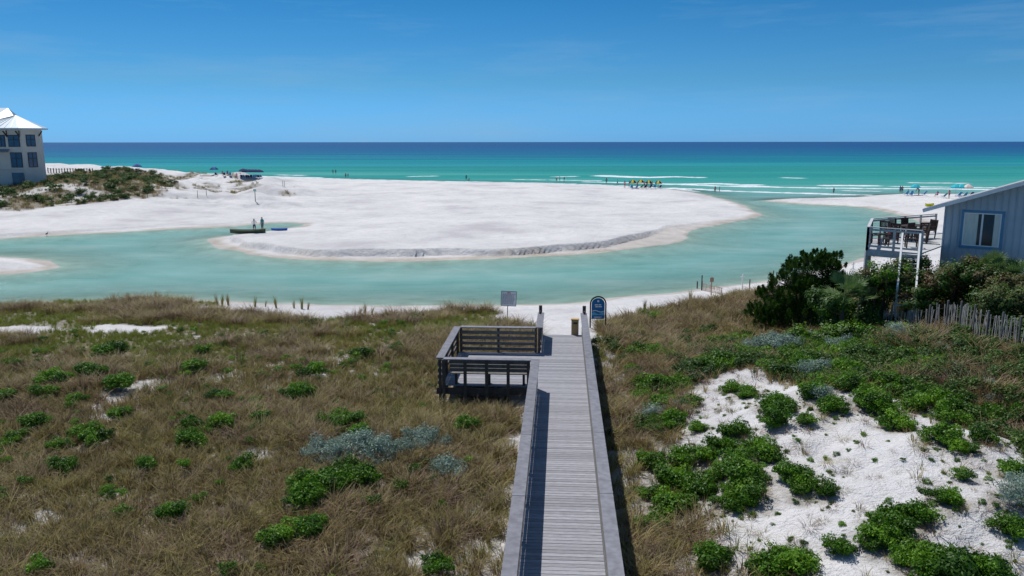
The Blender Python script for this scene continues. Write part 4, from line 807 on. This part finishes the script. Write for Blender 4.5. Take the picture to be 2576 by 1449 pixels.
cg=mat("olive_hull",(0.06,0.09,0.045),.5,.15); ci_=mat("tan_hull_inside",(0.30,0.26,0.17),.6,.15); kb_=mat("blue_hull",(0.02,0.14,0.55),.4,.1)
x,y,z=far([(624,586)])[0]; hull("canoe",(x,y,max(z,0)-.05),4.0,.95,.42,.12,cg,ci_)
x,y,z=far([(703,580)])[0]; hull("kayak",(x,y,max(z,0)),1.9,.6,.22,.15,kb_,kb_,seats=1)
# ---------------- umbrellas, beach chairs
def umbrella(x,y,z,c1,c2,R_=1.15,h=2.1):
    mb=MB(); pole=white; mb.cyl((x,y,z-.3),(x,y,z+h+.15),.025,.02,pole,6); n=8
    m1,m2_=cloth(c1),cloth(c2); ap=Vector((x,y,z+h+.1))
    for i in range(n):
        a0=2*math.pi*i/n;a1=2*math.pi*(i+1)/n;am=(a0+a1)/2; P_=lambda a,r,zz: Vector((x+math.cos(a)*r,y+math.sin(a)*r,z+zz)); mm=m1 if i%2 else m2_
        mb.add([ap,P_(a0,R_*.55,h-.12),P_(am,R_*.52,h-.14),P_(a1,R_*.55,h-.12)],[(0,1,2,3)],mm); mb.add([P_(a0,R_*.55,h-.12),P_(a0,R_,h-.5),P_(am,R_*.95,h-.52),P_(a1,R_,h-.5),P_(a1,R_*.55,h-.12),P_(am,R_*.52,h-.14)],[(0,1,2,5),(5,2,3,4)],mm)
        mb.add([P_(a0,R_,h-.5),P_(a1,R_,h-.5),P_(a1,R_,h-.66),P_(a0,R_,h-.66)],[(0,1,2,3)],mm)
    mb.make("beach_umbrella")
def bchair(x,y,z,rz,c):
    mb=MB(); T=Matrix.Translation((x,y,z))@Matrix.Rotation(rz,4,'Z'); m_=cloth(c)
    for s_ in(-.3,.3):
        mb.beam(T@Vector((s_,-.55,.0)),T@Vector((s_,.5,.42)),.04,.04,white); mb.beam(T@Vector((s_,.3,0)),T@Vector((s_,-.7,.95)),.04,.04,white)
    mb.add([T@Vector(p) for p in((-.28,.5,.42),(.28,.5,.42),(.28,-.1,.33),(-.28,-.1,.33),(.28,-.7,.95),(-.28,-.7,.95))],[(0,1,2,3),(3,2,4,5)],m_); mb.make("beach_chair")
NV=(.01,.02,.10); YL=(.62,.44,.02); BL=(.03,.25,.5); DK=(.01,.015,.04)
UM=[(613,447,NV,NV),(621,447,NV,NV),(629,447,NV,NV),(637,447,NV,NV),(645,447,NV,NV),(653,447,NV,NV),(347,434,(.03,.08,.3),(.02,.05,.2)),(540,441,NV,(.03,.1,.35)),(1592,473,YL,DK),(1612,472,YL,DK),(1632,473,YL,DK),(1656,474,YL,DK),(2300,492,(.03,.42,.5),(.03,.42,.5)),(2402,494,(.03,.42,.5),(.03,.42,.5)),(2415,494,(.03,.42,.5),(.05,.5,.55)),(2432,494,(.65,.5,.45),(.65,.6,.55))]
q=far([(u[0],u[1]) for u in UM])
for u,(x,y,z) in zip(UM,q): umbrella(x,y,z,u[2],u[3],1.2 if u[0]<1500 else .95, 2.1 if u[0]<1500 or u[0]>2000 else 1.8)
CHS=[(u,449) for u in range(609,660,6)]+[(u,476) for u in(1588,1600,1612,1622,1634,1646,1658)]+[(545,443),(565,443),(580,443),(2278,494),(2290,495),(2322,494),(2372,500),(2410,497),(2425,498),(2440,497),(2287,493)]
q=far(CHS)
for (u,_),(x,y,z) in zip(CHS,q): bchair(x,y,max(z,0),.2+random.uniform(-.3,.3),random.choice([NV,BL,(.02,.25,.35)]) if not(1580<u<1665) else random.choice([(.02,.3,.1),BL,NV]))
x,y,z=far([(2337,520)])[0]; hull("yellow_inflatable",(x,y,z),1.6,.8,.35,.2,cloth((.75,.7,.02)),cloth((.6,.6,.02)),seats=0)
x,y,z=far([(643,507)])[0]; mb=MB(); mb.beam((x,y,z-.2),(x,y,z+2.0),.09,.09,wood_g,up=Vector((0,1,0))); mb.box((x,y-.07,z+1.85),(.5,.03,.35),mat("pale_green_sign",(.4,.6,.5),.6,.1)); mb.make("dune_stake_sign")
for u,v_ in((498,498),(520,492),(712,470),(716,470),(282,502),(372,497)):
    x,y,z=far([(u,v_)])[0]; mb=MB(); mb.cyl((x,y,z-.2),(x,y,z+1.2),.05,.04,wood_g,6); mb.box((x,y,z+1.22),(.13,.13,.05),wood_g); mb.make("dune_stake")
x,y,z=far([(119,594)])[0]; mb=MB(); bm_=mat("dark_plumage",(0.03,0.03,0.035),.8,.2); z=max(z,-.05)
for s_ in(-.04,.04): mb.cyl((x+s_,y,z),(x+s_,y,z+.22),.008,.01,bm_,5)
for (a,c,r0),(a1,c1,r1) in zip([(-.22,.22,.01),(-.1,.27,.06),(.02,.31,.08),(.1,.37,.04),(.12,.47,.02),(.15,.52,.032)],[(-.1,.27,.06),(.02,.31,.08),(.1,.37,.04),(.12,.47,.02),(.15,.52,.032),(.27,.50,.004)]): mb.cyl((x+a,y,z+c),(x+a1,y,z+c1),r0,r1,bm_,8)
mb.make("wading_bird",smooth=True)
print("done")
